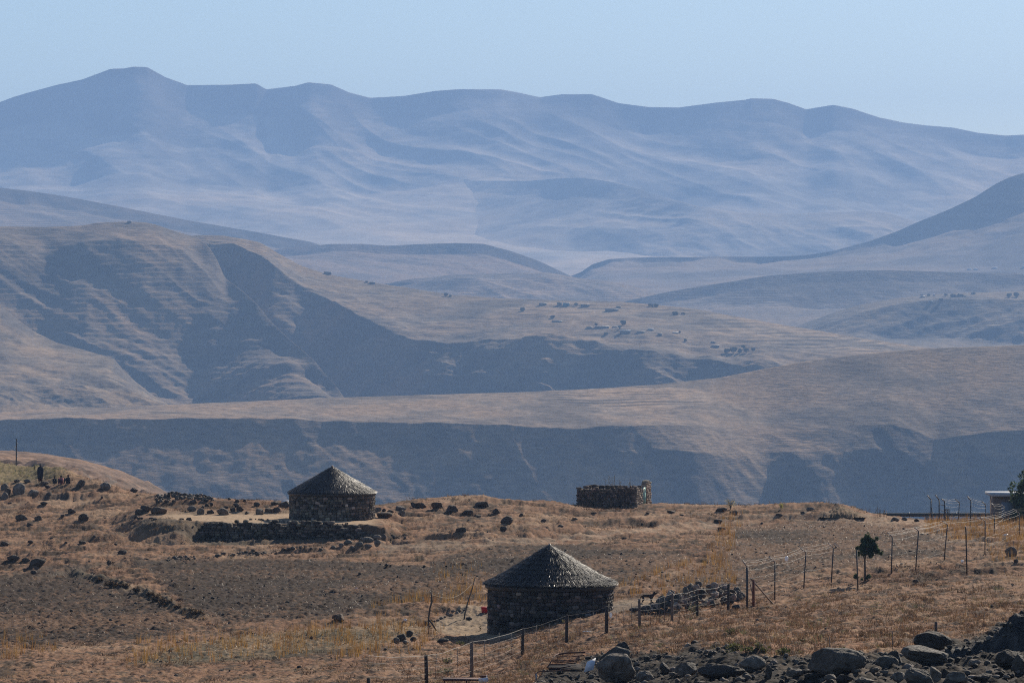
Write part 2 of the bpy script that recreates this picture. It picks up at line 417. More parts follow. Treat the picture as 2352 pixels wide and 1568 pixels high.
def build_ground():
    xs = np.linspace(-330, 2690, 1400)
    Ys = [ -55.0]
    while Ys[-1] < 95: Ys.append(Ys[-1] + 5)
    while Ys[-1] < 478: Ys.append(Ys[-1] + max(.18, .29 * 2.3 * K * Ys[-1] ** 2 / 17.0))
    while Ys[-1] < 745: Ys.append(Ys[-1] + 8)
    Ys = np.array(Ys)
    xx, YY = np.meshgrid(xs, Ys)
    XX = (xx - HX) * K * np.maximum(YY, 60)
    x, y, z = ground_parts(XX, YY)
    zn = zones(x, y)
    z = z + micro(XX, YY, x, y, zn)
    n, m = XX.shape
    V = np.stack([XX, YY, z], -1).reshape(-1, 3)
    i = np.arange(n - 1)[:, None] * m + np.arange(m - 1)[None, :]
    F = np.stack([i, i + 1, i + m + 1, i + m], -1).reshape(-1, 4)
    # soil and grass colours
    a = fbm(XX / 7, YY / 11, 80, 4); b = fbm(XX / 1.1, YY / 1.8, 81, 3); c = fbm(XX / 24, YY / 24, 82, 3)
    tan = np.array((.275, .152, .086)); red = np.array((.20, .098, .052)); scrub = np.array((.066, .043, .027)); pale = np.array((.39, .265, .165))
    col = mix(np.broadcast_to(tan, XX.shape + (3,)), red, sstep(-.1, .5, c + .4 * a) * .75)
    col = mix(col, pale, sstep(.05, .5, a + .4 * b) * .55)
    col = mix(col, scrub, sstep(-.05, .32, -a * .6 + b * .75 + .3 * fbm(XX / .5, YY / .9, 86, 2)) * .92)
    right = sstep(1050, 1500, x + (y - 1400) * 2.2) * sstep(1330, 1420, y)
    rcol = mix(np.broadcast_to(np.array((.25, .135, .075)), XX.shape + (3,)), (.29, .14, .074), sstep(-.1, .4, a))
    rcol = mix(rcol, (.085, .055, .036), sstep(-.08, .28, b) * .9)
    rcol = mix(rcol, (.36, .25, .15), sstep(.1, .45, -b + .3 * a) * .5)
    col = mix(col, rcol, right)
    leftgreen = (1 - sstep(90, 210, x)) * (1 - sstep(1100, 1125, y))
    col = mix(col, (.23, .185, .085), leftgreen * .75)
    fine = fbm(XX / .5, YY / .8, 83, 2)
    pl = mix(np.broadcast_to(np.array((.038, .024, .016)), XX.shape + (3,)), (.145, .080, .045), sstep(-.05, .55, .8 * c + fine + .7 * a + .3 * b + .35 * sstep(1350, 1650, x) + .2 * sstep(1380, 1450, y)))
    col = mix(col, pl, zn['plough'] * .95)
    wd = mix(np.broadcast_to(np.array((.10, .085, .05)), XX.shape + (3,)), (.27, .18, .10), sstep(-.2, .3, fine + a))
    col = mix(col, wd, zn['weedy'] * .85)
    gv = mix(np.broadcast_to(np.array((.032, .026, .021)), XX.shape + (3,)), (.10, .074, .054), sstep(.05, .45, fine + .4 * a))
    col = mix(col, gv, zn['gravel'])
    col = mix(col, mix(np.broadcast_to(np.array((.19, .145, .105)), XX.shape + (3,)), (.36, .265, .17), sstep(-.2, .3, a)), zn['yard'] * .85)
    col = mix(col, (.38, .265, .175), zn['track'] * .65 * sstep(-.4, .2, b))
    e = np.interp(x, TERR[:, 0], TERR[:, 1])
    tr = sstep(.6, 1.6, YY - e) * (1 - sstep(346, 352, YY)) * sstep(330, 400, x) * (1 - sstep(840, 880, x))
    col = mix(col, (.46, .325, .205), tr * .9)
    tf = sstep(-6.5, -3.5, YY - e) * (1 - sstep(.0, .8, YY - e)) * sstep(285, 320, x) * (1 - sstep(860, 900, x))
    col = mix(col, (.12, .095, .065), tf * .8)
    q = linedist(x, y, BANK)
    col = mix(col, (.11, .085, .055), np.exp(-(q / 5) ** 2) * .8)
    for r in RUTS:
        col = mix(col, (.11, .085, .065), np.exp(-(linedist(x, y, r) / 1.6) ** 2) * .85)
    col = np.clip(col * (1 + .22 * fbm(XX / .28, YY / .4, 84, 2))[..., None], .01, .8)
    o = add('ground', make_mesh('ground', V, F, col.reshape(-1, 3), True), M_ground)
    tag(o, kind='structure')
build_ground()

# ------------------------------------------------------------------ hills and mountains behind, lofted through their own contour lines
def hill_mat(name, streak, fine, con=.65, ledge=.75):
    m, nt, out = newmat(name)
    bs = nd(nt, 'ShaderNodeBsdfPrincipled'); bs.inputs['Roughness'].default_value = .95; bs.inputs['Specular IOR Level'].default_value = .05
    at = nd(nt, 'ShaderNodeAttribute', attribute_name='Col')
    tc = nd(nt, 'ShaderNodeTexCoord')
    mp = nd(nt, 'ShaderNodeMapping'); mp.inputs['Scale'].default_value = (streak, streak * .6, streak * 4.5)
    nt.links.new(tc.outputs['Object'], mp.inputs['Vector'])
    n1 = nd(nt, 'ShaderNodeTexNoise'); n1.inputs['Scale'].default_value = 1; n1.inputs['Detail'].default_value = 8; n1.inputs['Roughness'].default_value = .78
    nt.links.new(mp.outputs['Vector'], n1.inputs['Vector'])
    mr = nd(nt, 'ShaderNodeMapRange'); mr.inputs['From Min'].default_value = .3; mr.inputs['From Max'].default_value = .7
    mr.inputs['To Min'].default_value = 1 - con; mr.inputs['To Max'].default_value = 1 + con
    nt.links.new(n1.outputs['Fac'], mr.inputs['Value'])
    mul = nd(nt, 'ShaderNodeVectorMath', operation='SCALE')
    nt.links.new(at.outputs['Color'], mul.inputs[0]); nt.links.new(mr.outputs['Result'], mul.inputs['Scale'])
    nt.links.new(mul.outputs['Vector'], bs.inputs['Base Color'])
    m2 = nd(nt, 'ShaderNodeMapping'); m2.inputs['Scale'].default_value = (fine, fine * .6, fine * 7)   # ledges and sheep tracks along the contour
    nt.links.new(tc.outputs['Object'], m2.inputs['Vector'])
    n2 = nd(nt, 'ShaderNodeTexNoise'); n2.inputs['Scale'].default_value = 1; n2.inputs['Detail'].default_value = 6; n2.inputs['Roughness'].default_value = .6
    nt.links.new(m2.outputs['Vector'], n2.inputs['Vector'])
    bp = nd(nt, 'ShaderNodeBump'); bp.inputs['Strength'].default_value = 1.0; bp.inputs['Distance'].default_value = ledge / (7 * fine)
    nt.links.new(n2.outputs['Fac'], bp.inputs['Height']); nt.links.new(bp.outputs['Normal'], bs.inputs['Normal'])
    nt.links.new(bs.outputs['BSDF'], out.inputs['Surface'])
    return m
M_hill_near = hill_mat('hill_near', .12, .10)
M_hill_close = hill_mat('hill_close', .30, .5)
M_hill_mid = hill_mat('hill_mid', .06, .06, .6, .8)
M_hill_far = hill_mat('hill_far', .012, .02, .35, .22)

class Loft: pass
def ridged(X, Y, seed, octv=3):
    s, a = 0.0, 1.0
    for i in range(octv):
        s = s + a * (1 - 2.6 * np.abs(pn(X, Y, seed + i * 5))); X = X * 2.1; Y = Y * 2.1; a *= .5
    return s / 1.75
def loft(name, curves, x0, x1, n, subs, amp=8.0, lam=120.0, aspect=3.0, shear=0.0, wts=None, seed=1, mat_=None, tint=(.30, .23, .14), rock=(.12, .10, .085),
         bands=0.0, terr=None, into=None, far=1.6, small=.25, csm=5, rsm=5, steep=.55):
    xs = np.linspace(x0, x1, n)
    amp *= far; lam *= far; bands *= far                   # distances below are given at 1/1.6
    Yk, zk = [], []
    for k, c in enumerate(curves):
        c = np.asarray(c, dtype=float)
        Yk.append(smooth1(smooth1(np.interp(xs, c[:, 0], c[:, 2]), 25), 25) * far); yy = smooth1(np.interp(xs, c[:, 0], c[:, 1]), csm if k == len(curves) - 2 else max(csm, 17))
        zk.append((HY - yy) * K * Yk[-1])
    if wts is None: wts = [1] * (len(curves) - 2) + [0.12, 1]
    Yr, zr, wr = [], [], []
    for k in range(len(curves) - 1):
        for t in np.arange(subs[k]) / subs[k]:
            Yr.append(Yk[k] * (1 - t) + Yk[k + 1] * t); zr.append(zk[k] * (1 - t) + zk[k + 1] * t); wr.append(wts[k] * (1 - t) + wts[k + 1] * t)
    Yr.append(Yk[-1]); zr.append(zk[-1]); wr.append(wts[-1])
    Yr = np.array(Yr); zr = np.array(zr); wr = np.array(wr)[:, None]
    kc = sum(subs[:-1])                                    # the crest row
    crest = zr[kc].copy()
    if rsm > 1:
        zs = smooth1(zr, rsm, 0); Ys = smooth1(Yr, rsm, 0)
        zr = zs + (crest - zs[kc])[None, :] * np.exp(-((np.arange(len(zs)) - kc) / np.where(np.arange(len(zs)) < kc, 30.0, 5.0)) ** 2)[:, None]; Yr = Ys
    Xr = (xs[None, :] - HX) * K * Yr
    wx = Xr + shear * Yr + lam * .32 * fbm(Xr / lam / 1.5, Yr / lam / 1.5, seed + 40, 2)
    g = ridged(wx / lam, Yr / (lam * aspect), seed) - .25
    d = amp * g + amp * .55 * fbm(Xr / (lam * 2.5), Yr / (lam * 2.5), seed + 50, 2) + amp * small * fbm(Xr / (lam * .16), Yr / (lam * .22), seed + 60, 3)
    z = zr + d * wr
    if bands:
        s = z / bands + .6 * fbm(Xr / (lam * 2), Yr / (lam * 2), seed + 70, 2)
        z = z + bands * .26 * (sstep(.1, .9, s - np.floor(s)) - (s - np.floor(s))) * np.clip(wr, 0, 1)
    if into:                                               # one end runs into the slope of another hill
        Lo, xa, xb = into
        for j in range(n):
            t = float(sstep(xa, xb, xs[j]))
            if t < 1:
                jo = int(np.argmin(np.abs(Lo.x - xs[j]))); zo = np.interp(Yr[:, j], Lo.Y[:, jo], Lo.z[:, jo]) - 35 * (1 - t)
                z[:, j] = zo * (1 - t) + z[:, j] * t
    L = Loft(); L.x = xs; L.Y = Yr; L.z = z; L.X = Xr; L.img = HY - z / (K * Yr)
    # colours: dry grass, darker where rock crops out on the steep ground
    gy = np.gradient(z, axis=0) / (np.gradient(Yr, axis=0) + 1e-6)
    gx = np.gradient(z, axis=1) / (np.gradient(Xr, axis=1) + 1e-6)
    slope = np.hypot(gx, gy)
    v = fbm(Xr / (lam * .7), Yr / (lam * .7), seed + 80, 4)
    col = mix(np.broadcast_to(np.array(tint), z.shape + (3,)), np.array(tint) * np.array((1.25, 1.12, .95)), sstep(-.3, .4, v))
    col = mix(col, np.array(tint) * .62, sstep(.05, .45, -v + .2 * fbm(Xr / (lam * .1), Yr / (lam * .1), seed + 81, 2)))
    col = mix(col, rock, sstep(steep * .7, steep * 1.25, slope) * .85)
    if bands:
        s = z / bands * 2 + fbm(Xr / lam, Yr / lam, seed + 82, 2)
        col = col * (1 - .30 * sstep(.6, .95, np.abs(np.sin(s * math.pi))) * sstep(.0, .4, v + .6 * fbm(Xr / (lam * .3), Yr / (lam * .3), seed + 85, 2)))[..., None]
    if terr:                                               # ploughed contour strips
        for poly, per, st in terr:
            msk = polymask(np.broadcast_to(xs, z.shape).copy(), L.img, poly, 6, 5, seed + 5)
            s = z / (per * far) + 1.6 * fbm(Xr / (lam * .9), Yr / (lam * 1.5), seed + 83, 2)
            f = sstep(.0, .3, fbm(Xr / (lam * .5), Yr / (lam * .3), seed + 84, 2) + .15) * sstep(.35, .65, np.abs((s - np.floor(s)) - .5) * 2)
            col = col * (1 - msk * st * f)[..., None] * (1 + .3 * msk * (1 - f))[..., None]
    m = len(xs); nr = len(Yr)
    i = np.arange(nr - 1)[:, None] * m + np.arange(m - 1)[None, :]
    F = np.stack([i, i + 1, i + m + 1, i + m], -1).reshape(-1, 4)
    V = np.stack([Xr, Yr, z], -1).reshape(-1, 3)
    o = add(name, make_mesh(name, V, F, np.clip(col, .01, .8).reshape(-1, 3), True), mat_)
    tag(o, kind='structure')
    L.obj = o
    return L
def lhit(L, x, y):
    j = int(np.argmin(np.abs(L.x - x))); im = L.img[:, j]
    w = np.nonzero(im <= y)[0]
    i = w[0] if len(w) else int(np.argmin(im))
    return Vector((L.X[i, j], L.Y[i, j], L.z[i, j]))
def flat(pts, y=None, dY=0, dy=0):
    return [(a, (y if y is not None else b + dy), c + dY) for a, b, c in pts]

# -- far range
CR = [(-700, 330), (-300, 290), (-100, 248), (0, 235), (30, 224), (60, 215), (130, 196), (190, 183), (225, 170), (255, 159), (285, 158), (308, 154), (338, 155), (380, 178), (430, 196), (520, 195), (588, 192),
      (612, 206), (680, 198), (708, 190), (760, 195), (800, 213), (850, 226), (930, 222), (1000, 211), (1060, 207), (1150, 208), (1190, 215), (1240, 226), (1290, 219), (1360, 218), (1420, 238),
      (1490, 247), (1560, 248), (1640, 238), (1712, 231), (1725, 228), (1775, 229), (1810, 238), (1852, 253), (1915, 243), (1960, 252), (2020, 272), (2080, 285), (2130, 291), (2190, 296), (2250, 308), (2310, 314),
      (2352, 312), (2500, 330), (3000, 350)]
YR = lambda a: 9600 - .10 * (a - 1176)
L1 = loft('mountain_range', [
    [(-700, 650, 6900), (3000, 680, 6900)],
    [(-700, 548, 8350), (600, 550, 8350), (1300, 560, 8350), (3000, 600, 8350)],
    [(a, b * .6 + 225 * .4 + 225, YR(a) - 570) for a, b in CR],
    [(a, b * .8 + 225 * .2 + 138, YR(a) - 300) for a, b in CR],
    [(a, b + 58 + 8 * math.sin(a / 70.), YR(a) - 112) for a, b in CR],
    [(a, b, YR(a)) for a, b in CR], [(a, b + 50, YR(a) + 250) for a, b in CR]], -700, 3000, 1150, [40, 90, 100, 110, 90, 14],
    amp=33, lam=600, aspect=3.6, shear=.55, wts=[.2, .6, 1, 1, .6, .06, 1], seed=4, mat_=M_hill_far, tint=(.47, .40, .325), rock=(.15, .125, .105), csm=3, small=.13, steep=.50, rsm=9)  # pale lower slopes put the low haze into the colour, darker rock above
# -- long spur running down in front of the range to the right
Y2 = lambda a: float(np.interp(a, [850, 1000, 1200, 1600], [9440, 9200, 8800, 8140]))
S2 = [(850, 300), (1000, 332), (1060, 345), (1200, 368), (1330, 388), (1420, 418), (1500, 448), (1600, 476), (1700, 491), (1800, 494), (1900, 490), (1990, 485), (2040, 489), (2100, 510), (2200, 545), (2350, 575), (2600, 590)]
loft('mountain_spur', [[(700, 640, 7100), (2600, 650, 7100)], [(700, 590, 7950), (1200, 595, 7900), (1700, 605, 7850), (2600, 630, 7800)], [(a, b + 45, Y2(a) - 120) for a, b in S2], [(a, b, Y2(a)) for a, b in S2], [(a, b + 60, Y2(a) + 400) for a, b in S2]],
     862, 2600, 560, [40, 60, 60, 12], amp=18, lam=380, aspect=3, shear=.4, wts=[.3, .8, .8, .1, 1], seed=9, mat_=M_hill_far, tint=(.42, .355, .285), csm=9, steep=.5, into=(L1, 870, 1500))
# -- left hill in front of the range, and the low hills of the middle distance
S3 = [(-600, 380), (-200, 415), (0, 432), (100, 444), (200, 462), (300, 482), (400, 502), (480, 517), (560, 530), (650, 546), (715, 558), (760, 575), (830, 600), (1000, 640)]
loft('foothill', [[(-600, 640, 5500), (1000, 700, 5500)], [(-600, 560, 5750), (0, 522, 6020), (400, 548, 6020), (700, 600, 6020), (1000, 665, 5900)], [(a, b + 34, 6255) for a, b in S3], [(a, b, 6300) for a, b in S3], [(a, b + 60, 6900) for a, b in S3]],
     -600, 1000, 520, [30, 50, 50, 10], amp=12, lam=260, aspect=2.5, shear=.5, wts=[.3, .6, .8, .1, 1], seed=14, mat_=M_hill_far, tint=(.20, .155, .115), csm=7,
     terr=[([(-300, 480), (180, 480), (180, 520), (-300, 520)], 3.0, .5)])
S4 = [(500, 600), (640, 575), (760, 563), (830, 562), (890, 566), (960, 562), (1050, 559), (1110, 561), (1180, 580), (1240, 602), (1290, 626), (1320, 640), (1400, 665), (1600, 700)]
loft('foothill', [[(300, 690, 5000), (1600, 720, 5000)], [(300, 585, 5450), (650, 595, 5560), (900, 622, 5600), (1200, 652, 5640), (1600, 715, 5640)], [(a, b + 22, 5820) for a, b in S4], [(a, b, 5850) for a, b in S4], [(a, b + 60, 6300) for a, b in S4]],
     300, 1500, 420, [30, 50, 40, 10], amp=9, lam=220, aspect=2.5, shear=.6, wts=[.3, .6, .7, .08, 1], seed=17, mat_=M_hill_mid, tint=(.22, .165, .13), csm=7)
S5 = [(1250, 660), (1335, 628), (1360, 610), (1400, 598), (1500, 593), (1620, 593), (1760, 592), (1850, 589), (1920, 578), (2000, 556), (2060, 534), (2100, 516), (2180, 482), (2240, 454), (2290, 422), (2320, 408), (2352, 398), (2450, 380), (2900, 340)]
LR = loft('mountain_flank', [[(1200, 720, 5300), (2900, 720, 5300)], [(1200, 690, 5700), (1400, 650, 5850), (1800, 636, 5850), (2352, 632, 5700), (2900, 625, 5700)], [(a, max(b * .5 + 300, b + 14), 6250 - 1.3 * max(300 - b * .5, 14)) for a, b in S5], [(a, b, 6250) for a, b in S5], [(a, b + 70, 6900) for a, b in S5]],
     1250, 2900, 560, [30, 60, 60, 10], amp=16, lam=260, aspect=2.6, shear=-.5, wts=[.2, .25, .8, .08, 1], seed=21, mat_=M_hill_far, tint=(.23, .18, .14), bands=18, csm=7)
S6 = [(700, 690), (850, 662), (940, 645), (1050, 633), (1180, 630), (1260, 629), (1330, 641), (1400, 648), (1460, 660), (1540, 690), (1600, 720), (1700, 760)]
loft('foothill', [[(700, 760, 4500), (1700, 790, 4500)], [(700, 705, 4850), (1000, 696, 4880), (1300, 700, 4880), (1700, 775, 4880)], [(a, b + 14, 4990 if a > 1000 else 5035) for a, b in S6], [(a, b, 5050) for a, b in S6], [(a, b + 60, 5400) for a, b in S6]],
     700, 1700, 380, [20, 50, 40, 8], amp=10, lam=170, aspect=2.3, shear=.7, wts=[.3, .8, .5, .06, 1], seed=25, mat_=M_hill_mid, tint=(.22, .17, .13), csm=7, terr=[([(1100, 632), (1330, 640), (1480, 690), (1050, 690)], 2.2, .4)])
S7 = [(1300, 730), (1450, 690), (1540, 671), (1600, 661), (1680, 648), (1760, 635), (1880, 626), (2000, 622), (2090, 623), (2200, 627), (2352, 631), (2700, 636)]
LF = loft('foothill', [[(1300, 790, 4300), (2700, 780, 4300)], [(1300, 760, 4700), (1600, 722, 4790), (1800, 712, 4790), (2700, 700, 4790)], [(a, b + 24, 4890) for a, b in S7], [(a, b, 4920) for a, b in S7], [(a, b + 50, 5300) for a, b in S7]],
     1300, 2700, 480, [20, 60, 40, 8], amp=9, lam=190, aspect=2.3, shear=-.6, wts=[.3, .8, .5, .06, 1], seed=29, mat_=M_hill_mid, tint=(.19, .15, .115), csm=7,
     terr=[([(1480, 680), (1680, 655), (1860, 680), (1830, 700), (1640, 715), (1480, 712)], 2.6, .55)])
S8 = [(1700, 800), (1800, 762), (1860, 742), (1920, 719), (1980, 701), (2080, 685), (2150, 679), (2250, 675), (2352, 671), (2700, 662)]
LV = loft('foothill', [[(1700, 850, 3700), (2700, 850, 3700)], [(1700, 810, 4060), (2000, 785, 4085), (2300, 790, 4060), (2700, 780, 4060)], [(a, b + 16, 4160) for a, b in S8], [(a, b, 4230) for a, b in S8], [(a, b + 50, 4600) for a, b in S8]],
     1700, 2700, 380, [20, 60, 40, 8], amp=10, lam=150, aspect=2.3, shear=-.7, wts=[.3, .9, .5, .06, 1], seed=33, mat_=M_hill_mid, tint=(.19, .15, .105), csm=7, terr=[([(2150, 700), (2420, 690), (2420, 800), (2250, 790)], 2.4, .55)])
# -- the big ridge of the middle distance: rear part with the village
S9 = [(300, 560), (420, 546), (460, 543), (510, 544), (560, 552), (598, 560), (640, 585), (690, 612), (750, 631), (850, 649), (930, 661), (1040, 679), (1170, 688), (1300, 692), (1420, 695), (1500, 702), (1600, 713), (1700, 731), (1850, 757), (1980, 780), (2100, 798), (2180, 810), (2350, 835), (2600, 850)]
YB = lambda a: 3600 - .25 * (a - 600)
EB = lambda a: YB(a) - (250 if a > 1000 else 60 + .43 * max(0, a - 560)) + 40 * float(pn(a / 150., .5, 7)) + 10 * float(pn(a / 48., .5, 8))
edge9 = [(300, 572), (460, 556), (560, 566), (620, 600), (700, 660), (760, 690), (850, 735), (1000, 785), (1080, 782), (1200, 772), (1330, 780), (1400, 800), (1520, 808), (1650, 826), (1800, 838), (2000, 850), (2600, 880)]
edge9 = [(a, float(np.interp(a, [q[0] for q in edge9], [q[1] for q in edge9])) + 12 * float(pn(a / 95., .3, 9)) + 5 * float(pn(a / 30., .3, 10))) for a in range(300, 2601, 12)]
LM = loft('ridge', [
    [(a, 1010, EB(a) - (985 - min(b, 900)) * .60 - 40) for a, b in edge9],
    [(a, 940, EB(a) - (940 - min(b, 900)) * .60) for a, b in edge9],
    [(a, b + 8, EB(a)) for a, b in edge9],
    [(a, b, YB(a)) for a, b in S9], [(a, b + 60, YB(a) + 300) for a, b in S9]],
    300, 2600, 900, [16, 130, 110, 10], amp=10, lam=110, aspect=2.2, shear=.75, wts=[.8, 1.3, .6, .06, 1], seed=37, mat_=M_hill_mid, tint=(.24, .18, .12), rock=(.16, .125, .095), csm=3, bands=3, steep=.66,
    terr=[([(1500, 705), (1620, 712), (2050, 790), (2000, 815), (1750, 790), (1600, 760)], 2.2, .5), ([(1150, 690), (1400, 695), (1500, 725), (1200, 720)], 2.4, .4)])
# -- its front buttress with a spur coming down to the right
S10 = [(-600, 540), (-200, 528), (0, 522), (100, 523), (190, 520), (220, 514), (290, 511), (335, 513), (365, 520), (400, 533), (450, 546), (478, 566), (500, 600), (516, 640), (560, 672), (592, 702), (620, 738), (655, 772), (720, 828), (745, 860), (770, 885), (800, 930), (830, 990), (900, 1030)]
YC = lambda a: 3380 - (0 if a < 450 else (a - 450) * 1.35)
E10 = [(-600, 600), (0, 560), (100, 585), (200, 560), (330, 560), (420, 580), (480, 640), (520, 700), (600, 770), (700, 860), (800, 960), (900, 1040)]
LB = loft('ridge', [
    [(a, 1030, 2860 - .0 * a) for a, b in S10],
    [(a, max(b + 14, 930), YC(a) - (318 - max(0, a - 450) * .57)) for a, b in S10],
    [(a, b, YC(a) - (70 - max(0, a - 450) * .1)) for a, b in E10],
    [(a, b, YC(a)) for a, b in S10], [(a, b + 60, YC(a) + 220) for a, b in S10]],
    -600, 900, 760, [14, 190, 60, 10], amp=7.5, lam=105, aspect=3.2, shear=.85, wts=[.6, 1.1, .7, .05, 1], seed=47, mat_=M_hill_mid, tint=(.23, .172, .118), rock=(.17, .13, .095), csm=11, bands=3.5, steep=.7, small=.20)
S11 = [(-600, 640), (-200, 670), (0, 703), (40, 735), (80, 765), (130, 790), (190, 806), (262, 828), (282, 852), (310, 880), (350, 912), (395, 940), (450, 975), (560, 1010)]
LC = loft('ridge', [
    [(a, 1010, 2420) for a, b in S11],
    [(-600, 925, 2520), (0, 928, 2520), (200, 935, 2520), (330, 955, 2520), (560, 1012, 2560)],
    [(-600, 880, 2560), (0, 885, 2560), (200, 890, 2560), (330, 920, 2545), (560, 1011, 2575)],
    [(-600, 800, 2640), (0, 838, 2640), (150, 842, 2635), (250, 850, 2620), (330, 905, 2590), (560, 1010, 2590)],
    [(a, b, 2760 - max(0, a - 100) * .45) for a, b in S11], [(a, b + 60, 2960) for a, b in S11]],
    -600, 560, 560, [14, 40, 40, 60, 8], amp=5, lam=60, aspect=2.4, shear=.6, wts=[1, 1, .7, .4, .06, 1], seed=52, mat_=M_hill_mid, tint=(.25, .19, .13), csm=5, steep=.6)
# -- the nearest ridge, a bright shelf above a shaded face
S12 = [(-700, 985), (-200, 962), (0, 950), (100, 945), (400, 932), (800, 915), (1200, 903), (1400, 893), (1500, 886), (1650, 870), (1750, 850), (1850, 831), (2000, 812), (2130, 801), (2250, 797), (2352, 793), (2600, 780), (2900, 775)]
DN = lambda a: float(np.interp(a, [1430, 1720], [0, 78]))
YD = lambda a: 2350 + .05 * (a - 1176)
E12 = [(-700, 992), (0, 962), (200, 962), (400, 960), (600, 965), (800, 968), (950, 972), (1200, 976), (1330, 982), (1450, 978), (1600, 975), (1660, 985), (1760, 1000), (1900, 985), (2050, 975), (2150, 1010), (2352, 985), (2900, 950)]
LN = loft('ridge', [
    [(a, 1330, 2040 + DN(a)) for a, b in E12],
    [(a, 1240, q + DN(a)) for a, q in [(-700, 2106), (300, 2108), (800, 2114), (1080, 2130), (1430, 2134), (1560, 2122), (1660, 2100), (1760, 2090), (1900, 2094), (2040, 2122), (2900, 2124)]],
    [(a, b + 60, (2196 if a < 1500 else (2158 if a < 1950 else 2172)) + DN(a)) for a, b in E12],
    [(a, b, (2215 if a < 1500 else 2190) + DN(a)) for a, b in E12],
    [(a, b, YD(a)) for a, b in S12], [(a, b + 50, YD(a) + 250) for a, b in S12]],
    -700, 2900, 1250, [16, 110, 60, 90, 10], amp=3.4, lam=75, aspect=2.4, shear=.45, wts=[1, 1.1, .9, .5, .05, 1], seed=58, mat_=M_hill_near, tint=(.26, .19, .13), csm=9, steep=.68, small=.3,
    terr=[([(1230, 905), (1600, 878), (1640, 925), (1400, 950)], 1.1, .55)])
# -- slope running down on the left just behind the brow
S13 = [(-700, 1000), (-200, 1028), (0, 1041), (60, 1044), (110, 1048), (200, 1064), (280, 1088), (330, 1110), (380, 1136), (450, 1165), (560, 1210)]
loft('hillside', [[(a, 1290, 560) for a, b in S13], [(a, b + 70, 640) for a, b in S13], [(a, b, 800) for a, b in S13], [(a, b + 40, 900) for a, b in S13]],
     -700, 560, 420, [20, 110, 8], amp=4.2, lam=26, aspect=1.8, shear=.5, wts=[1, .9, .06, 1], seed=64, mat_=M_hill_close, tint=(.22, .15, .115), csm=7, steep=.7, small=.5, far=1.0)
# bright eroded spur low on the right
S14 = [(2020, 1200), (2060, 1168), (2100, 1144), (2140, 1124), (2170, 1106), (2185, 1103), (2200, 1118), (2230, 1160), (2260, 1200)]
S15 = [(2150, 1200), (2250, 1150), (2310, 1118), (2352, 1098), (2450, 1050), (2700, 1000)]
# valley bottom between everything
V = np.array([(-8000, 560, -330), (8000, 560, -330), (8000, 16250, -330), (-8000, 16250, -330)], float)
tag(add('valley_floor', make_mesh('valley_floor', V, np.array([[0, 1, 2, 3]]), np.tile((.2, .16, .11), (4, 1))), M_hill_mid), kind='structure')
# ------------------------------------------------------------------ crop-to-picture helpers (all places below are where things stand in the photograph)
def C1(a, b): return (.2569 * a, 993.4 + .2569 * b)
def C2(a, b): return (570.5 + .2569 * a, 1040.4 + .2569 * b)
def C3(a, b): return (1107.5 + .2569 * a, 1040.4 + .2569 * b)
def C4(a, b): return (1747.8 + .2569 * a, 1040.4 + .2569 * b)
def C6(a, b): return (805.4 + .3425 * a, 1275.3 + .3425 * b)
def C7(a, b): return (1546.5 + .3425 * a, 1275.3 + .3425 * b)
def CA(a, b): return (1376 + .1712 * a, 1429.7 + .1712 * b)
def CB(a, b): return (1711.6 + .2722 * a, 1396.1 + .2722 * b)
def CC(a, b): return (939.7 + .1998 * a, 1429.7 + .1998 * b)
def CE(a, b): return (2083.4 + .1712 * a, 1047 + .1712 * b)
S = {C1: .2569, C2: .2569, C3: .2569, C4: .2569, C6: .3425, C7: .3425, CA: .1712, CB: .2722, CC: .1998, CE: .1712}

# ------------------------------------------------------------------ rocks
def _ico(n):
    bm = bmesh.new(); bmesh.ops.create_icosphere(bm, subdivisions=n, radius=1.0)
    V = np.array([v.co[:] for v in bm.verts]); F = np.array([[v.index for v in f.verts] for f in bm.faces]); bm.free()
    return V, F
ICO1, ICO2, ICO3, ICO4 = _ico(1), _ico(2), _ico(4), _ico(5)
def n3(V, rng, k, n=6):
    s = np.zeros(len(V))
    for _ in range(n):
        s += np.sin(V @ (rng.normal(size=3) * k) + rng.uniform(0, 6.28))
    return s / n
def rock_shape(rng, ang=.5, lvl=3):
    V, F = {1: ICO1, 2: ICO2, 3: ICO3, 4: ICO4}[lvl]
    V = V.copy()
    V *= (1 + .26 * n3(V, rng, 1.4) + .12 * n3(V, rng, 3.2))[:, None]
    for _ in range(int(3 + 6 * ang)):
        n = rng.normal(size=3); n /= np.linalg.norm(n)
        d = V @ n; lim = rng.uniform(.62, .95) - .26 * ang
        e = np.maximum(d - lim, 0); V -= (e * (.75 + .25 * ang))[:, None] * n
    if lvl > 1: V *= (1 + .06 * n3(V, rng, 5, 8) + .05 * n3(V, rng, 12, 10) + (.034 * n3(V, rng, 26, 12) if lvl > 3 else 0))[:, None]
    lo, hi = V.min(0), V.max(0)
    V = (V - (lo + hi) / 2) / (hi - lo) * 2
    return V, F
def rock_col(rng, V, base, n=.35):
    f = 1 + n * n3(V, rng, 2.5) + .35 * n * n3(V, rng, 8)
    c = np.array(base)[None, :] * f[:, None]
    li = sstep(.15, .5, n3(V, rng, 7, 9)) * 1.2                     # lichen patches
    return np.clip(mix(c, np.array(base) * 1.7 + .03, li * .5), .01, .8)
ROCKC = {'g': (.142, .118, .094), 'd': (.052, .042, .034), 'b': (.11, .074, .05), 'p': (.18, .145, .118), 'w': (.62, .60, .57), 's': (.094, .081, .067), 'h': (.34, .255, .20)}
_rk = [0]
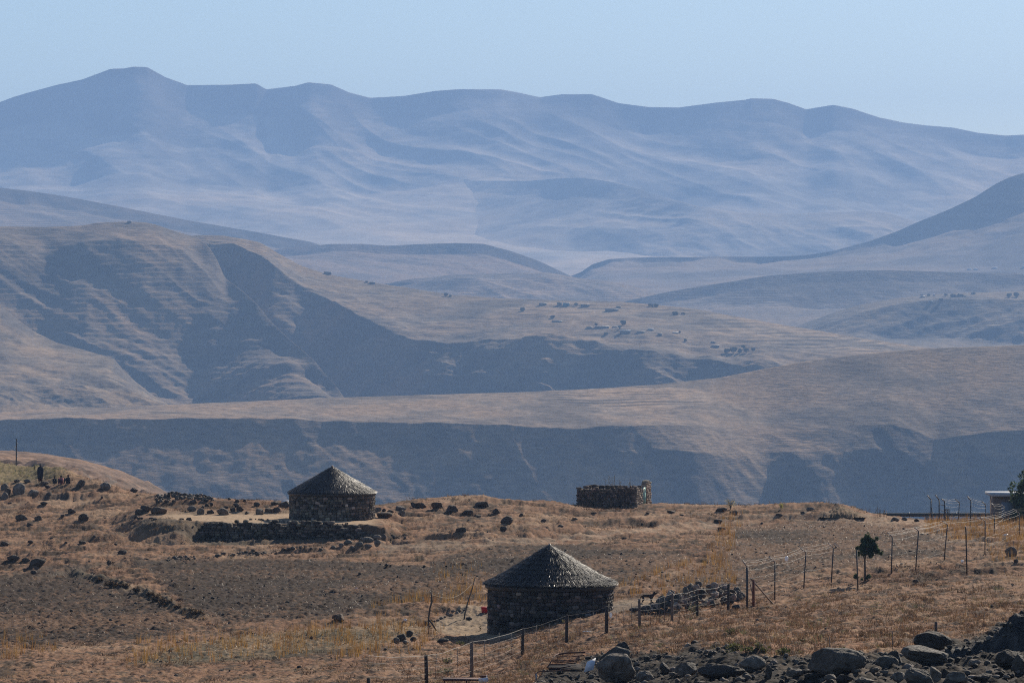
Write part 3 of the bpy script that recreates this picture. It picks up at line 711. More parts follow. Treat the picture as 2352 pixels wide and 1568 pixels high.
def boulder(x, y, w, h, label, cat='boulder', name='boulder', group=None, col='g', ang=.5, deep=None, tilt=0.0, lvl=3, sink=.14, at=None):
    """a rock whose foot shows at picture point (x, y), w by h picture units across"""
    _rk[0] += 1
    rng = np.random.default_rng(1000 + _rk[0])
    p = at if at is not None else hit(x, y)
    u = K * p.y
    W, H = w * u, h * u
    if p.y > 255 and at is None: W *= .88; H *= .85; sink = max(sink, .3)
    D = deep or W * rng.uniform(.7, .95)
    V, F = rock_shape(rng, ang, lvl)
    c = rock_col(rng, V, np.array(ROCKC[col]) * (np.array((1.5, 1.3, 1.15)) if (p.y > 255 and col in 'ds') else 1))
    V = V * np.array([W / 2, D / 2, H / 2 * (1 + sink)])
    if tilt:
        V = V @ np.array(Matrix.Rotation(tilt, 3, 'Y')).T
    V[:, 2] += H / 2 * (1 - sink)
    me = make_mesh(name, V, F, c, True)
    o = add(name, me, M_rock, None, (p.x, p.y + D * .42, p.z))
    return tag(o, label, cat, group)

L_ = boulder
# left brow
L_(*C1(165, 560), 34, 31, 'biggest round grey boulder left of the seated people, below the lone pole', col='p', ang=.2, lvl=4)
L_(*C1(40, 512), 22, 17, 'flat topped grey boulder at the left edge behind the big round one', col='g', ang=.6)
L_(*C1(65, 565), 18, 21, 'brown boulder wedged between the left edge and the big round boulder', col='b')
L_(*C1(40, 600), 20, 20, 'pale round boulder lowest at the left edge', col='p', ang=.2)
L_(*C1(298, 568), 28, 17, 'pale leaning boulder just right of the big round one', col='p', ang=.3, tilt=-.25)
L_(*C1(430, 590), 22, 11, 'low brown rock below the standing person', col='b', ang=.6)
L_(*C1(150, 448), 17, 8, 'flat dark rock behind the big round boulder', col='d', ang=.6)
L_(*C1(240, 452), 20, 10, 'low slab between the big round boulder and the standing person', col='g', ang=.7)
L_(*C1(400, 470), 24, 10, 'low brown rock at the feet of the standing person', col='b', ang=.6)
L_(*C1(425, 500), 16, 8, 'small dark rock in front of the standing person', col='d', ang=.6)
L_(*C1(720, 492), 26, 20, 'squarish brown boulder just right of the seated people', col='b', ang=.8)
L_(*C1(940, 515), 29, 21, 'rounded grey boulder alone on the brow right of the square brown one', col='p', ang=.3)
L_(*C1(1193, 533), 22, 11, 'dark low boulder on the brow left of the ruined stone heap', col='d', ang=.5)
L_(*C1(640, 735), 22, 14, 'dark pointed rock alone in the middle of the left slope', col='d', ang=.8)
L_(*C1(745, 792), 28, 19, 'dark hump of rock right of the pointed rock on the left slope', col='d', ang=.4)
L_(*C1(190, 785), 33, 17, 'dark brown outcrop below the boulders at the left edge', col='b', ang=.5)
L_(*C1(340, 785), 22, 13, 'brown rock right of the dark outcrop on the left slope', col='b', ang=.5)
L_(*C1(265, 838), 20, 10, 'low brown rock under the dark outcrop on the left slope', col='b', ang=.5)
L_(*C1(1090, 1088), 25, 11, 'flat dark rock on the bare slope left of the row of small stones', col='d', ang=.6)
L_(*C1(115, 1150), 34, 15, 'dark humped rock at the far left above the ploughed field', col='d', ang=.4)
L_(*C1(230, 1165), 22, 12, 'dark rock beside the humped rock above the ploughed field', col='d', ang=.4)
L_(*C1(330, 1215), 44, 19, 'long dark rock nearest the ploughed field on the left', col='d', ang=.5)
for i, (a, b, w, h) in enumerate([(270, 992, 60, 30), (40, 1022, 100, 40), (735, 990, 75, 30), (300, 1262, 70, 32), (975, 1180, 50, 40), (845, 965, 35, 28), (560, 770, 50, 25), (1035, 1005, 40, 20), (390, 640, 80, 25),
                                 (910, 590, 26, 26), (1230, 570, 40, 20), (800, 1160, 30, 14), (1120, 1130, 30, 12), (1310, 1135, 60, 18), (460, 960, 40, 18), (590, 990, 40, 18), (90, 640, 60, 20)]):
    L_(*C1(a, b), w * .2569, h * .2569, 'small dark stone lying loose on the bare left slope', 'stone', 'stone', 'loose stones on the left slope', 'd', .5, lvl=2)
# tumbled wall behind the terrace, left of the far hut
rg = np.random.default_rng(5)
for a0, b0, a1, b1, n, hh in [(1400, 545, 1620, 590, 18, 46), (1480, 590, 1600, 640, 6, 36), (1620, 575, 1790, 595, 14, 46), (1790, 600, 1900, 620, 5, 30), (1380, 640, 1500, 640, 4, 34)]:
    for i in range(n):
        a = rg.uniform(a0, a1); b = rg.uniform(b0 - 12, b1)
        L_(*C1(a, b), rg.uniform(.55, 1.3) * 12, rg.uniform(.6, 1.1) * 9, 'dark angular stone in the tumbled wall left of the far hut', 'stone', 'stone', 'tumbled wall stones', rg.choice(['d', 'd', 's', 'g']), .9, lvl=2)
L_(*C1(1240, 738), 21, 15, 'round dark boulder at the left end of the terrace', col='d', ang=.3)
L_(*C1(1305, 705), 31, 16, 'dark sloping boulder behind the left end of the terrace', col='d', ang=.5)
L_(*C1(1415, 737), 44, 20, 'biggest long brown boulder on the terrace, left of the far hut', col='b', ang=.4, lvl=4)
L_(*C1(1722, 648), 24, 13, 'brown rock behind the pair of round boulders on the terrace', col='b', ang=.5)
L_(*C1(1712, 706), 25, 16, 'rounded boulder, left one of the pair on the terrace', col='g', ang=.3)
L_(*C1(1792, 733), 20, 17, 'upright rounded boulder, right one of the pair on the terrace', col='g', ang=.3)
L_(*C1(1880, 728), 20, 12, 'dark wedge of rock left of the striped boulder on the terrace', col='d', ang=.7)
L_(*C1(1988, 736), 33, 20, 'ridged pale topped boulder in the middle of the terrace back edge', col='s', ang=.7)
L_(*C1(2145, 703), 20, 15, 'dark block at the right end of the dark heap on the terrace', col='d', ang=.8)
L_(*C1(2210, 733), 13, 8, 'small dark rock alone on the terrace left of the far hut', col='d', ang=.5)
L_(*C1(2320, 733), 22, 17, 'round grey boulder nearest the far hut on its left', col='g', ang=.3)
L_(*C1(2297, 662), 17, 11, 'round dark boulder on the skyline left of the far hut', col='d', ang=.3)
for a, b, w, h in [(2185, 625, 40, 28), (2120, 622, 50, 30), (2050, 602, 40, 24), (2080, 705, 60, 40), (2020, 690, 60, 36), (1850, 660, 50, 30), (1810, 680, 40, 28), (1890, 660, 40, 40), (2110, 670, 60, 30)]:
    L_(*C1(a, b), w * .2569, h * .2569, 'dark stone among the boulders behind the terrace', 'stone', 'stone', 'stones behind the terrace', 'd', .7, lvl=2)
L_(*C2(100, 548), 21, 15, 'round grey rock beside the left wall of the far hut, leftmost of three', col='g', ang=.3)
L_(*C2(178, 530), 20, 13, 'brown rock beside the left wall of the far hut, middle of three', col='b', ang=.5)
L_(*C2(250, 532), 23, 12, 'dark rock touching the left wall of the far hut', col='d', ang=.5)
L_(*C2(240, 470), 24, 11, 'dark brown slab on the skyline left of the far hut', col='d', ang=.5)
L_(*C2(325, 485), 29, 15, 'black rock on the skyline under the crumpled plastic', col='d', ang=.7)
# right of the far hut
L_(*C2(1160, 528), 18, 11, 'grey block on the skyline just right of the far hut', col='g', ang=.7)
L_(*C2(1212, 524), 11, 8, 'small dark rock right of the grey block by the far hut', col='d', ang=.5)
L_(*C2(1270, 532), 18, 8, 'flat dark rock on the skyline right of the far hut', col='d', ang=.6)
L_(*C2(1215, 582), 42, 14, 'long low brown boulder at the right foot of the far hut', col='b', ang=.4)
L_(*C2(1365, 512), 29, 13, 'pale topped slab on the brow right of the far hut', col='p', ang=.8)
L_(*C2(1365, 562), 23, 17, 'blocky rock under the pale topped slab', col='g', ang=.8)
L_(*C2(1525, 497), 40, 14, 'long dark broken ledge on the brow between the far hut and the ruin', col='d', ang=.9)
L_(*C2(1690, 492), 34, 16, 'dark squarish outcrop on the brow, highest between the far hut and the ruin', col='d', ang=.9)
L_(*C2(1472, 470), 13, 9, 'small dark block at the left end of the broken ledge', col='d', ang=.8)
L_(*C2(1820, 547), 33, 21, 'dark peaked rock below the brow, left of the ruin', col='d', ang=.8)
L_(*C2(1962, 557), 29, 12, 'low dark rock right of the peaked rock', col='d', ang=.6)
L_(*C2(2047, 582), 21, 9, 'flat brown rock below the low dark rock', col='b', ang=.6)
L_(*C2(2090, 492), 38, 14, 'dark flat outcrop on the brow half way to the ruin', col='d', ang=.9)
L_(*C2(2215, 542), 21, 13, 'dark rock below the flat outcrop on the brow', col='d', ang=.7)
L_(*C2(2310, 637), 34, 20, 'dark slanting boulder in the middle of the bare slope below the ruin', col='d', ang=.5)
L_(*C2(2280, 705), 18, 14, 'dark upright rock below the slanting boulder', col='d', ang=.5)
L_(*C2(1900, 717), 29, 15, 'dark humped rock on the bare slope right of the terrace', col='d', ang=.5)
L_(*C2(1290, 762), 16, 9, 'small dark rock right of the end of the terrace wall', col='d', ang=.6)
L_(*C2(800, 1515), 29, 16, 'brown rock on the orange strip below the ploughed field', col='b', ang=.6)
# tumbled end of the terrace wall
for i, (a, b, w, h) in enumerate([(975, 772, 66, 56), (1060, 802, 130, 58), (1150, 772, 85, 46), (1155, 822, 70, 45), (990, 838, 80, 45), (1072, 852, 90, 42), (930, 862, 60, 38), (1212, 782, 50, 40), (890, 815, 90, 45), (1010, 790, 60, 40), (830, 850, 60, 34), (760, 860, 60, 34)]):
    L_(*C2(a, b), w * .2569, h * .2569, 'rounded stone fallen at the right end of the terrace wall', 'stone', 'stone', 'stones fallen from the terrace wall', rg.choice(['g', 'p', 'g']), .4, lvl=2)
# row of small stones in front of the terrace
row = [C1(1490, 1145), C1(1620, 1135), C1(1900, 1118), C1(2080, 1105), C1(2200, 1088), C2(40, 905), C2(150, 900), C2(300, 895), C2(480, 862), C2(700, 872)]
for i in range(32):
    t = rg.uniform(0, len(row) - 1.001); k = int(t); t -= k
    x = row[k][0] * (1 - t) + row[k + 1][0] * t; y = row[k][1] * (1 - t) + row[k + 1][1] * t + rg.normal(0, 1.6)
    s = rg.uniform(.5, 1.25)
    L_(x, y, 12 * s, 6.5 * s, 'dark stone in the low row in front of the terrace wall', 'stone', 'stone', 'row of stones below the terrace', rg.choice(['d', 'd', 'b', 'g']), .6, lvl=2)
# middle and right slope
for a, b, w, h in [(350, 572, 50, 40), (550, 617, 60, 26), (830, 602, 60, 22), (705, 667, 60, 28), (1690, 545, 90, 26), (2110, 617, 90, 28), (1480, 545, 40, 18), (1000, 545, 60, 14), (1780, 560, 60, 18), (2140, 690, 80, 28), (1270, 770, 60, 20), (1430, 650, 30, 18)]:
    L_(*C3(a, b), w * .2569, h * .2569, 'small dark stone on the bare slope below the ruin', 'stone', 'stone', 'loose stones below the ruin', 'd', .6, lvl=2)
L_(*C3(2140, 528), 31, 10, 'flat dark slab in the path by the pale bush', col='d', ang=.8)
L_(*C3(2250, 545), 24, 7, 'low dark slab right of the slab by the pale bush', col='d', ang=.8)
L_(*C4(445, 522), 23, 9, 'round topped grey boulder at the left foot of the earth mound', col='g', ang=.3)
L_(*C4(715, 512), 14, 7, 'small grey rock on the flank of the earth mound', col='g', ang=.4)
L_(*C4(676, 474), 11, 4, 'small black rock on top of the earth mound', col='d', ang=.5)
L_(*C4(165, 570), 20, 8, 'dark rock on the path left of the earth mound', col='d', ang=.5)
L_(*C4(385, 542), 20, 6, 'low dark rock in front of the round topped grey boulder', col='d', ang=.5)
L_(*C4(1205, 606), 22, 10, 'rounded rock at the bend of the path, leftmost of three', col='s', ang=.3)
L_(*C4(1285, 602), 16, 9, 'rounded rock at the bend of the path, middle of three', col='g', ang=.3)
L_(*C4(1400, 612), 18, 8, 'dark rock at the bend of the path, rightmost of three', col='d', ang=.5)
L_(*C4(1385, 1168), 15, 7, 'small dark rock in the grass below the fence near the small tree', col='d', ang=.6)
L_(*C4(2282, 975), 13, 8, 'dark rock below the big two toned boulder', col='d', ang=.6)
# the big slab with the sunlit top
L_(*C4(2240, 922), 33, 25, 'big dark boulder with a white sunlit top at the right edge', col='s', ang=.55, lvl=4, sink=.05)

# ---- foreground boulders in the dark gravel
def F_(a, b, w, h, label, f=CA, **k):
    s = S[f]
    k.setdefault('lvl', 4)
    return L_(*f(a, b), w * s, h * s, label, **k)
F_(225, 835, 530, 370, 'biggest round pale grey boulder in the foreground, right of the white panel', col='g', ang=.12, sink=.08)
F_(215, 560, 420, 230, 'dark grey double humped boulder behind the biggest round one', col='s', ang=.35)
F_(320, 520, 205, 250, 'dark upright boulder standing behind the double humped one', col='d', ang=.5)
F_(615, 812, 240, 150, 'low round boulder right of the biggest round one', col='g', ang=.25)
F_(880, 694, 138, 160, 'small black squarish boulder on the gravel', col='d', ang=.6)
F_(1165, 728, 310, 190, 'pointed triangular boulder in the foreground gravel', col='s', ang=1.0)
F_(1650, 760, 650, 190, 'long dark low boulder in the foreground gravel', col='d', ang=.3)
F_(2060, 660, 370, 195, 'smooth pale boulder behind the right end of the long dark one', col='g', ang=.2)
F_(2010, 690, 170, 125, 'rough dark boulder in front of the smooth pale one', col='d', ang=.7)
F_(2275, 750, 95, 185, 'narrow upright boulder right of the rough dark one', col='s', ang=.6)
F_(510, 645, 110, 56, 'small pale rock between the foreground boulders', col='p', ang=.4)
F_(505, 590, 90, 60, 'thin leaning stone beside the double humped boulder', col='g', ang=.9)
F_(640, 540, 90, 80, 'small black rock behind the foreground gravel', col='d', ang=.7)
F_(965, 660, 60, 45, 'small brown brick shaped rock by the black squarish boulder', col='b', ang=.8)
F_(1520, 600, 70, 40, 'pebble like rock on the gravel bank above the long dark boulder', col='p', ang=.3)
F_(790, 592, 500, 210, 'widest rough grey boulder in the foreground, at the middle of the gravel', CB, col='s', ang=.65)
F_(1205, 518, 190, 98, 'smooth bluish boulder right of the widest one', CB, col='s', ang=.15)
F_(1265, 478, 150, 118, 'dark angular rock behind the smooth bluish boulder', CB, col='d', ang=.8)
F_(1530, 502, 405, 145, 'slanting dark boulder under the loaf shaped one', CB, col='s', ang=.5, tilt=.12)
F_(1595, 362, 335, 160, 'black loaf shaped boulder standing highest in the foreground', CB, col='d', ang=.28, sink=.06)
F_(420, 595, 145, 68, 'low pale boulder left of the widest one', CB, col='g', ang=.3)
F_(512, 592, 80, 42, 'small dark rock at the left end of the widest boulder', CB, col='d', ang=.7)
F_(845, 640, 150, 78, 'dark block at the bottom edge below the widest boulder', CB, col='d', ang=.7)
F_(1012, 640, 170, 58, 'rounded grey rock at the bottom edge right of the dark block', CB, col='g', ang=.3)
F_(1302, 632, 120, 86, 'rounded upright rock at the bottom edge left of the cracked boulder', CB, col='g', ang=.3)
F_(1475, 650, 250, 145, 'big cracked dark boulder at the bottom edge', CB, col='s', ang=.6)
F_(1612, 628, 100, 128, 'lichen covered boulder leaning on the cracked one', CB, col='g', ang=.5)
F_(1790, 645, 200, 98, 'rounded boulder at the bottom edge right of the cracked one', CB, col='g', ang=.4)
F_(1940, 505, 112, 62, 'pale faceted rock in the dry grass at the right', CB, col='p', ang=.8)
F_(2238, 512, 252, 145, 'dark smooth boulder at the foot of the gravel heap', CB, col='d', ang=.3)
F_(2322, 565, 130, 160, 'grey boulder cut by the right edge', CB, col='s', ang=.4)
F_(2308, 575, 60, 42, 'small pale rock before the boulder at the right edge', CB, col='p', ang=.6)
F_(2010, 640, 210, 66, 'flat dark boulder at the bottom right', CB, col='d', ang=.4)
F_(720, 632, 105, 48, 'low round rock at the bottom edge below the widest boulder', CB, col='g', ang=.4)
F_(435, 485, 52, 40, 'round grey stone at the back edge of the gravel', CB, col='g', ang=.3)
F_(1180, 585, 80, 30, 'flat grey stone in front of the smooth bluish boulder', CB, col='g', ang=.5)
F_(1680, 590, 60, 75, 'small dark upright stone right of the lichen covered boulder', CB, col='d', ang=.6)
for a, b, w, h in [(120, 548, 50, 24), (215, 500, 40, 26), (330, 500, 50, 20), (380, 540, 50, 34), (270, 580, 40, 22), (600, 600, 40, 28), (640, 590, 50, 26), (650, 615, 60, 26), (950, 600, 60, 30), (1090, 575, 80, 40), (1130, 595, 50, 24),
                   (560, 618, 60, 30), (1240, 600, 40, 22), (1410, 520, 40, 26), (1720, 500, 60, 30), (1790, 350, 36, 22), (1790, 405, 36, 28), (1880, 570, 60, 30), (2060, 560, 60, 32), (2120, 600, 60, 30), (2210, 620, 60, 30), (320, 610, 50, 28), (180, 620, 50, 30), (60, 610, 60, 30), (1900, 460, 40, 22)]:
    F_(a, b, w, h, 'small grey rock lying in the foreground gravel', CB, cat='stone', name='stone', group='small rocks in the foreground gravel', col=rg.choice(['g', 's', 'd', 'p']), ang=.6, lvl=2)
# rocks by the near hut's yard
for a, b, w, h in [(300, 590, 60, 40), (340, 575, 70, 50), (395, 540, 50, 36), (420, 580, 50, 30), (370, 600, 46, 26), (620, 585, 80, 30), (510, 470, 50, 30)]:
    L_(*C6(a, b), w * .3425, h * .3425, 'grey stone in the little heap left of the near hut yard', 'stone', 'stone', 'stones left of the near hut yard', rg.choice(['g', 'd']), .6, lvl=2)
for i in range(12):
    t = i / 11
    x, y = C6(525 + 230 * t + rg.normal(0, 4), 475 - 98 * t - 10 * math.sin(t * 3) + rg.normal(0, 4))
    L_(x, y, rg.uniform(6, 12), rg.uniform(3.5, 6), 'pale edging stone along the back of the near hut yard', 'stone', 'stone', 'edging stones of the yard', rg.choice(['g', 'p', 'd']), .7, lvl=2)
L_(*C6(795, 442), 16, 8, 'short dark log lying at the foot of the leaning washing line pole', 'log', 'log', None, 'd', .3, deep=.35)
for a, b, w, h in [(1210, 400, 120, 40), (1270, 385, 70, 30), (1350, 350, 60, 26), (2025, 322, 24, 16)]:
    L_(*C6(a + 700 if a < 1500 else a, b - 20 if a < 1500 else b), w * .24, h * .24, 'low dark stone on the bare ground right of the near hut', 'stone', 'stone', 'stones right of the near hut', 'd', .6, lvl=2)
# heap of quarried stones by the fence
hp = []
for i in range(76):
    a = rg.uniform(1440, 2325)
    top = np.interp(a, [1420, 1500, 1650, 1800, 1950, 2190, 2290, 2340], [1425, 1400, 1310, 1255, 1195, 1192, 1240, 1300]); bot = np.interp(a, [1420, 1700, 1900, 2100, 2340], [1445, 1432, 1402, 1372, 1312])
    hp.append((a, bot, (bot - top) * rg.random() ** .8))
hp.sort(key=lambda q: q[2])
for a, bot, hg in hp:
    xb, base = C3(a, bot); hg *= .2569
    p = hit(xb, base); u = K * p.y
    q = Vector((p.x, p.y + rg.uniform(.0, .3) + hg * u * 1.0, p.z + hg * u * .93))
    s = rg.uniform(.85, 1.5)
    L_(xb, base, 14 * s, 11 * s, 'broken stone in the heap behind the wire fence, right of the dog', 'stone', 'stone', 'heap of broken stones', rg.choice(['g', 'p', 'h', 'h', 's']), 1.0, lvl=2, at=q, tilt=rg.uniform(-.7, .7))
L_(*C3(1510, 1352), 7, 4, 'small dark stone at the feet of the dog', 'stone', 'stone', None, 'd', .5, lvl=2)
L_(*C3(2270, 1400), 20, 12, 'dark rock below the right end of the stone heap', 'stone', 'stone', None, 'd', .6, lvl=2)

# small rubble between the bigger stones of the heap, the row and the tumbled wall
mb = MB(); rg = np.random.default_rng(31)
def rubble(x, y, hg, s, lift=0.0):
    p = hit(x, y); u = K * p.y; V, F = rock_shape(rg, 1.0, 1)
    V = V * np.array([s, s, s * .75]) * u / 2 + np.array([p.x, p.y + rg.uniform(0, .4) + hg * u, p.z + hg * u * .92 + s * u * .25])
    mb.put(V, F, np.clip(np.array(ROCKC[rg.choice(['d', 'd', 's', 'g', 'p'])]) * rg.uniform(.7, 1.3), .01, .6))
for i in range(260):
    a = rg.uniform(1440, 2325)
    top = np.interp(a, [1420, 1500, 1650, 1800, 1950, 2190, 2290, 2340], [1425, 1400, 1310, 1255, 1195, 1192, 1240, 1300]); bot = np.interp(a, [1420, 1700, 1900, 2100, 2340], [1445, 1432, 1402, 1372, 1312])
    x, y = C3(a, bot); rubble(x, y, (bot - top) * .2569 * rg.random() * .95, rg.uniform(7, 15))
for i in range(90):
    t = rg.uniform(0, len(row) - 1.001); k = int(t); t -= k
    rubble(row[k][0] * (1 - t) + row[k + 1][0] * t, row[k][1] * (1 - t) + row[k + 1][1] * t + rg.normal(0, 1.8), 0, rg.uniform(3, 8))
for i in range(90):
    a = rg.uniform(1380, 1900); x, y = C1(a, np.interp(a, [1380, 1500, 1700, 1900], [590, 570, 585, 615]) + rg.normal(0, 16)); rubble(x, y, 0, rg.uniform(4, 10))
for i in range(60):
    x, y = C2(rg.uniform(0, 960), 0); y = np.interp(x, [570, 830], [1193, 1215]) + rg.normal(0, 1.5); rubble(x, y, 0, rg.uniform(3, 7))
tag(mb.build('rubble', M_rock, smooth=False), 'small rubble among the bigger stones of the heap and walls', 'rubble', None, 'stuff')
# ------------------------------------------------------------------ stonework
def wall_stones(mb, pts, zb, zt, thick, sw=.32, sh=.2, base=(.13, .11, .092), var=.45, seed=1, bulge=1.0, jag=.06, hi=0.0, lvl=2, closed=False):
    """courses of fitted stones along a plan polyline; zb/zt give foot and top at a distance s along it"""
    rng = np.random.default_rng(seed)
    pts = np.asarray(pts, float)
    seg = np.linalg.norm(np.diff(pts, axis=0), axis=1); cum = np.concatenate([[0], np.cumsum(seg)]); Ltot = cum[-1]
    I0, F0 = {1: ICO1, 2: ICO2}[lvl]
    I0 = np.sign(I0) * np.abs(I0) ** .6; I0 = I0 / np.abs(I0).max()
    zmin = min(zb(s) for s in np.linspace(0, Ltot, 40)); zmax = max(zt(s) for s in np.linspace(0, Ltot, 40))
    z = zmin
    while z < zmax:
        ch = sh * rng.uniform(.8, 1.25); s = -rng.uniform(0, sw)
        while s < Ltot:
            w = sw * rng.uniform(.55, 1.5); sm = min(max(s + w / 2, 0), Ltot)
            s += w
            zc = z + ch / 2 + rng.normal(0, ch * .08)
            if zc + ch * .4 < zb(sm) or zc - ch * .2 > zt(sm) + rng.normal(0, jag): continue
            k = min(np.searchsorted(cum, sm, 'right') - 1, len(seg) - 1); t = (sm - cum[k]) / seg[k]
            p = pts[k] * (1 - t) + pts[k + 1] * t; d = (pts[k + 1] - pts[k]) / seg[k]; n = np.array([d[1], -d[0]])
            V = I0 * (1 + .12 * n3(I0, rng, 2, 4))[:, None]
            V = V * np.array([w * .53, thick * .5 * rng.uniform(.85, 1.2) * bulge, ch * .55])
            a = rng.normal(0, .09); ca, sa = math.cos(a), math.sin(a)
            V = np.stack([V[:, 0] * ca - V[:, 2] * sa, V[:, 1], V[:, 0] * sa + V[:, 2] * ca], -1)
            W = np.stack([p[0] + d[0] * V[:, 0] + n[0] * V[:, 1], p[1] + d[1] * V[:, 0] + n[1] * V[:, 1], zc + V[:, 2]], -1)
            f = np.clip(1 + var * rng.normal(), .4, 2.2)
            if rng.random() < hi: f *= 2.3
            c = np.array(base) * f * np.array([1 + rng.normal() * .06, 1, 1 - rng.normal() * .06])
            mb.put(W, F0, np.clip(c, .01, .7))
        z += ch * .92

def round_hut(name, label, cx, cy, R_wall, z_base, z_eave, R_eave, H, base, seed, courses, rag, thatch, capcol, hi, shift=0.0, straw=5000, pw=1.12, group='round stone huts'):
    e = empty(name, (cx, cy, z_base), label, 'hut', None)
    rng = np.random.default_rng(seed)
    th = np.linspace(-math.pi * .5 - math.pi, math.pi * .5, 73)[::-1]
    ring = np.stack([R_wall * np.cos(th), R_wall * np.sin(th)], -1)
    gl = [gz1(cx + a * 1.02, cy + b * 1.02) - z_base for a, b in ring]
    cum = np.linspace(0, 2 * math.pi * R_wall, len(ring))
    zb = lambda s: float(np.interp(s, cum, gl)) - .12
    mb = MB()
    wall_stones(mb, ring[::-1], lambda s: zb(cum[-1] - s), lambda s: z_eave - z_base + .02, .34, .30, .19, base, .5, seed, hi=hi)
    n = 64; a = np.arange(n) * 2 * math.pi / n; zlo = min(gl) - .3
    rr = R_wall - .06
    V = np.vstack([np.stack([rr * np.cos(a), rr * np.sin(a), np.full(n, zlo)], -1), np.stack([rr * np.cos(a), rr * np.sin(a), np.full(n, z_eave - z_base + .06)], -1)])
    i = np.arange(n); j = (i + 1) % n
    mb.put(V, np.stack([i, j, j + n, i + n], -1), np.array(base) * .55)
    mb.build('wall', M_stone, e, smooth=True)
    # thatch
    nt_, nr = 220, 150
    T = np.linspace(0.0, 1, nr)[:, None]; A = (np.arange(nt_) * 2 * math.pi / nt_)[None, :]
    ze = z_eave - z_base
    s = T * courses + (.25 + .5 * rag) * pn(np.cos(A) * 3 + 5, np.sin(A) * 3 + T * 6, seed) + rag * pn(np.cos(A) * 22, np.sin(A) * 22 + 0 * T, seed + 1)
    saw = (s - np.floor(s))
    lift = (.09 * min(rag, 1)) * (saw ** 1.5) * sstep(0.02, .15, T) + .025 * pn(np.cos(A) * 30, np.sin(A) * 30 + T * 3, seed + 2) * sstep(0, .3, T)
    lift = lift + .09 * rag * pn(np.cos(A) * 2.5 + 9, np.sin(A) * 2.5 + T * 2, seed + 3) * T
    r = R_eave * T * (1 + .018 * pn(np.cos(A) * 5, np.sin(A) * 5, seed + 4) * T) + lift * .45 + .02
    z = ze + H * (1 - T) ** pw + lift * .85 - .13 * np.exp(-(T / .05) ** 2) + .07 * np.sin(math.pi * T) * (1 - min(rag, 1))
    z = z + .05 * pn(np.cos(A) * 1.6 + 4, np.sin(A) * 1.6 + T * 1.5, seed + 9) * T
    ox = shift * (1 - T)
    X = r * np.cos(A) + ox; Yv = r * np.sin(A); Z = z + 0 * A
    rows = [np.stack([X, Yv, Z], -1).reshape(-1, 3)]
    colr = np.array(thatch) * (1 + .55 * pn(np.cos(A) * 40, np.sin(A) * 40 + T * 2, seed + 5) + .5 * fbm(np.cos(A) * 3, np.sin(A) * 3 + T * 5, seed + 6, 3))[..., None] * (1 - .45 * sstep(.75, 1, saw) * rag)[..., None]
    edge = []
    for dr, dz in ((-.01, -.09 - .05 * rag), (-.10, -.17 - .04 * rag), (-(R_eave - R_wall) - .25, -.10)):
        j2 = .03 * pn(np.cos(A) * 26, np.sin(A) * 26, seed + 8)
        rr = R_eave + dr + j2
        edge.append(np.stack([rr * np.cos(A), rr * np.sin(A), ze + dz + j2 * .6 + 0 * A], -1).reshape(-1, 3))
    Vv = np.vstack(rows + edge); nrow = nr + 3
    i = np.arange(nrow - 1)[:, None] * nt_; j = np.arange(nt_)[None, :]; jn = (j + 1) % nt_
    F = np.stack([i + j, i + nt_ + j, i + nt_ + jn, i + jn], -1).reshape(-1, 4)
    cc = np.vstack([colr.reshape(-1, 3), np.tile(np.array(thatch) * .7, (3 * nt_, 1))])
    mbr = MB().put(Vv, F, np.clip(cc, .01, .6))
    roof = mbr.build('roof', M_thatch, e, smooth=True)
    # loose straws lying down the slope
    N = straw
    t = np.sqrt(rng.uniform(.01, 1, N)) ; t = np.where(rng.random(N) < .22, rng.uniform(.93, 1.0, N), t)
    if rag > .5: t = np.where(rng.random(N) < .7, np.clip((np.round(t * courses) / courses) + rng.normal(0, .012, N), .02, 1), t)
    al = rng.uniform(0, 2 * math.pi, N)
    ln = rng.uniform(.12, .34, N) * (1 + .3 * rag); wd = rng.uniform(.008, .018, N)
    def at(tt, lf):
        rr = R_eave * tt + lf * .45 + .02
        zz = ze + H * np.clip(1 - tt, 0, 1) ** pw - np.maximum(tt - 1, 0) * H * 1.3 + lf
        return np.stack([rr * np.cos(al) + shift * (1 - tt), rr * np.sin(al), zz], -1)
    A0 = at(t - ln / R_eave * .8, .05 + .03 * rng.random(N)); B0 = at(t + ln / R_eave * .15, .07 + .04 * rng.random(N) * (1 + rag))
    tg = np.stack([-np.sin(al + rng.normal(0, .3, N)), np.cos(al), np.zeros(N)], -1) * wd[:, None]
    Vs = np.stack([A0 - tg, A0 + tg, B0 + tg * .6, B0 - tg * .6], 1).reshape(-1, 3)
    Fs = np.arange(N * 4).reshape(-1, 4)
    cs = np.repeat(np.array(thatch) * rng.uniform(.5, 2.2, N)[:, None], 4, axis=0)
    MB().put(Vs, Fs, np.clip(cs, .01, .6)).build('straw', M_straw, roof)
    # shaggy bundles of thatch, ends lifting, hanging over the eave
    N = int(straw * 3.4); t = np.sqrt(rng.uniform(.02, 1, N)); t = np.where(rng.random(N) < .25, rng.uniform(.95, 1.0, N), t)
    if rag > .5: t = np.where(rng.random(N) < .6, np.clip(np.ceil(t * courses + .15 * rng.random(N)) / courses + rng.normal(0, .025, N), .05, 1.0), t)
    al = rng.uniform(0, 2 * math.pi, N); ln = rng.uniform(.35, .8, N); wd = rng.uniform(.005, .012, N)
    lf = (.03 + .055 * rng.random(N)) * (.2 + .8 * min(rag, 1))
    A0 = at(t - ln / R_eave * .8, .03 + 0 * lf); B0 = at(t + ln / R_eave * .12, .03 + lf)
    sk = rng.normal(0, .09, N)
    tg = np.stack([-np.sin(al), np.cos(al), rng.normal(0, .22, N)], -1)
    B0 = B0 + tg * sk[:, None]; tg = tg * wd[:, None]; mid = (A0 + B0) / 2 + np.array([0, 0, .018])
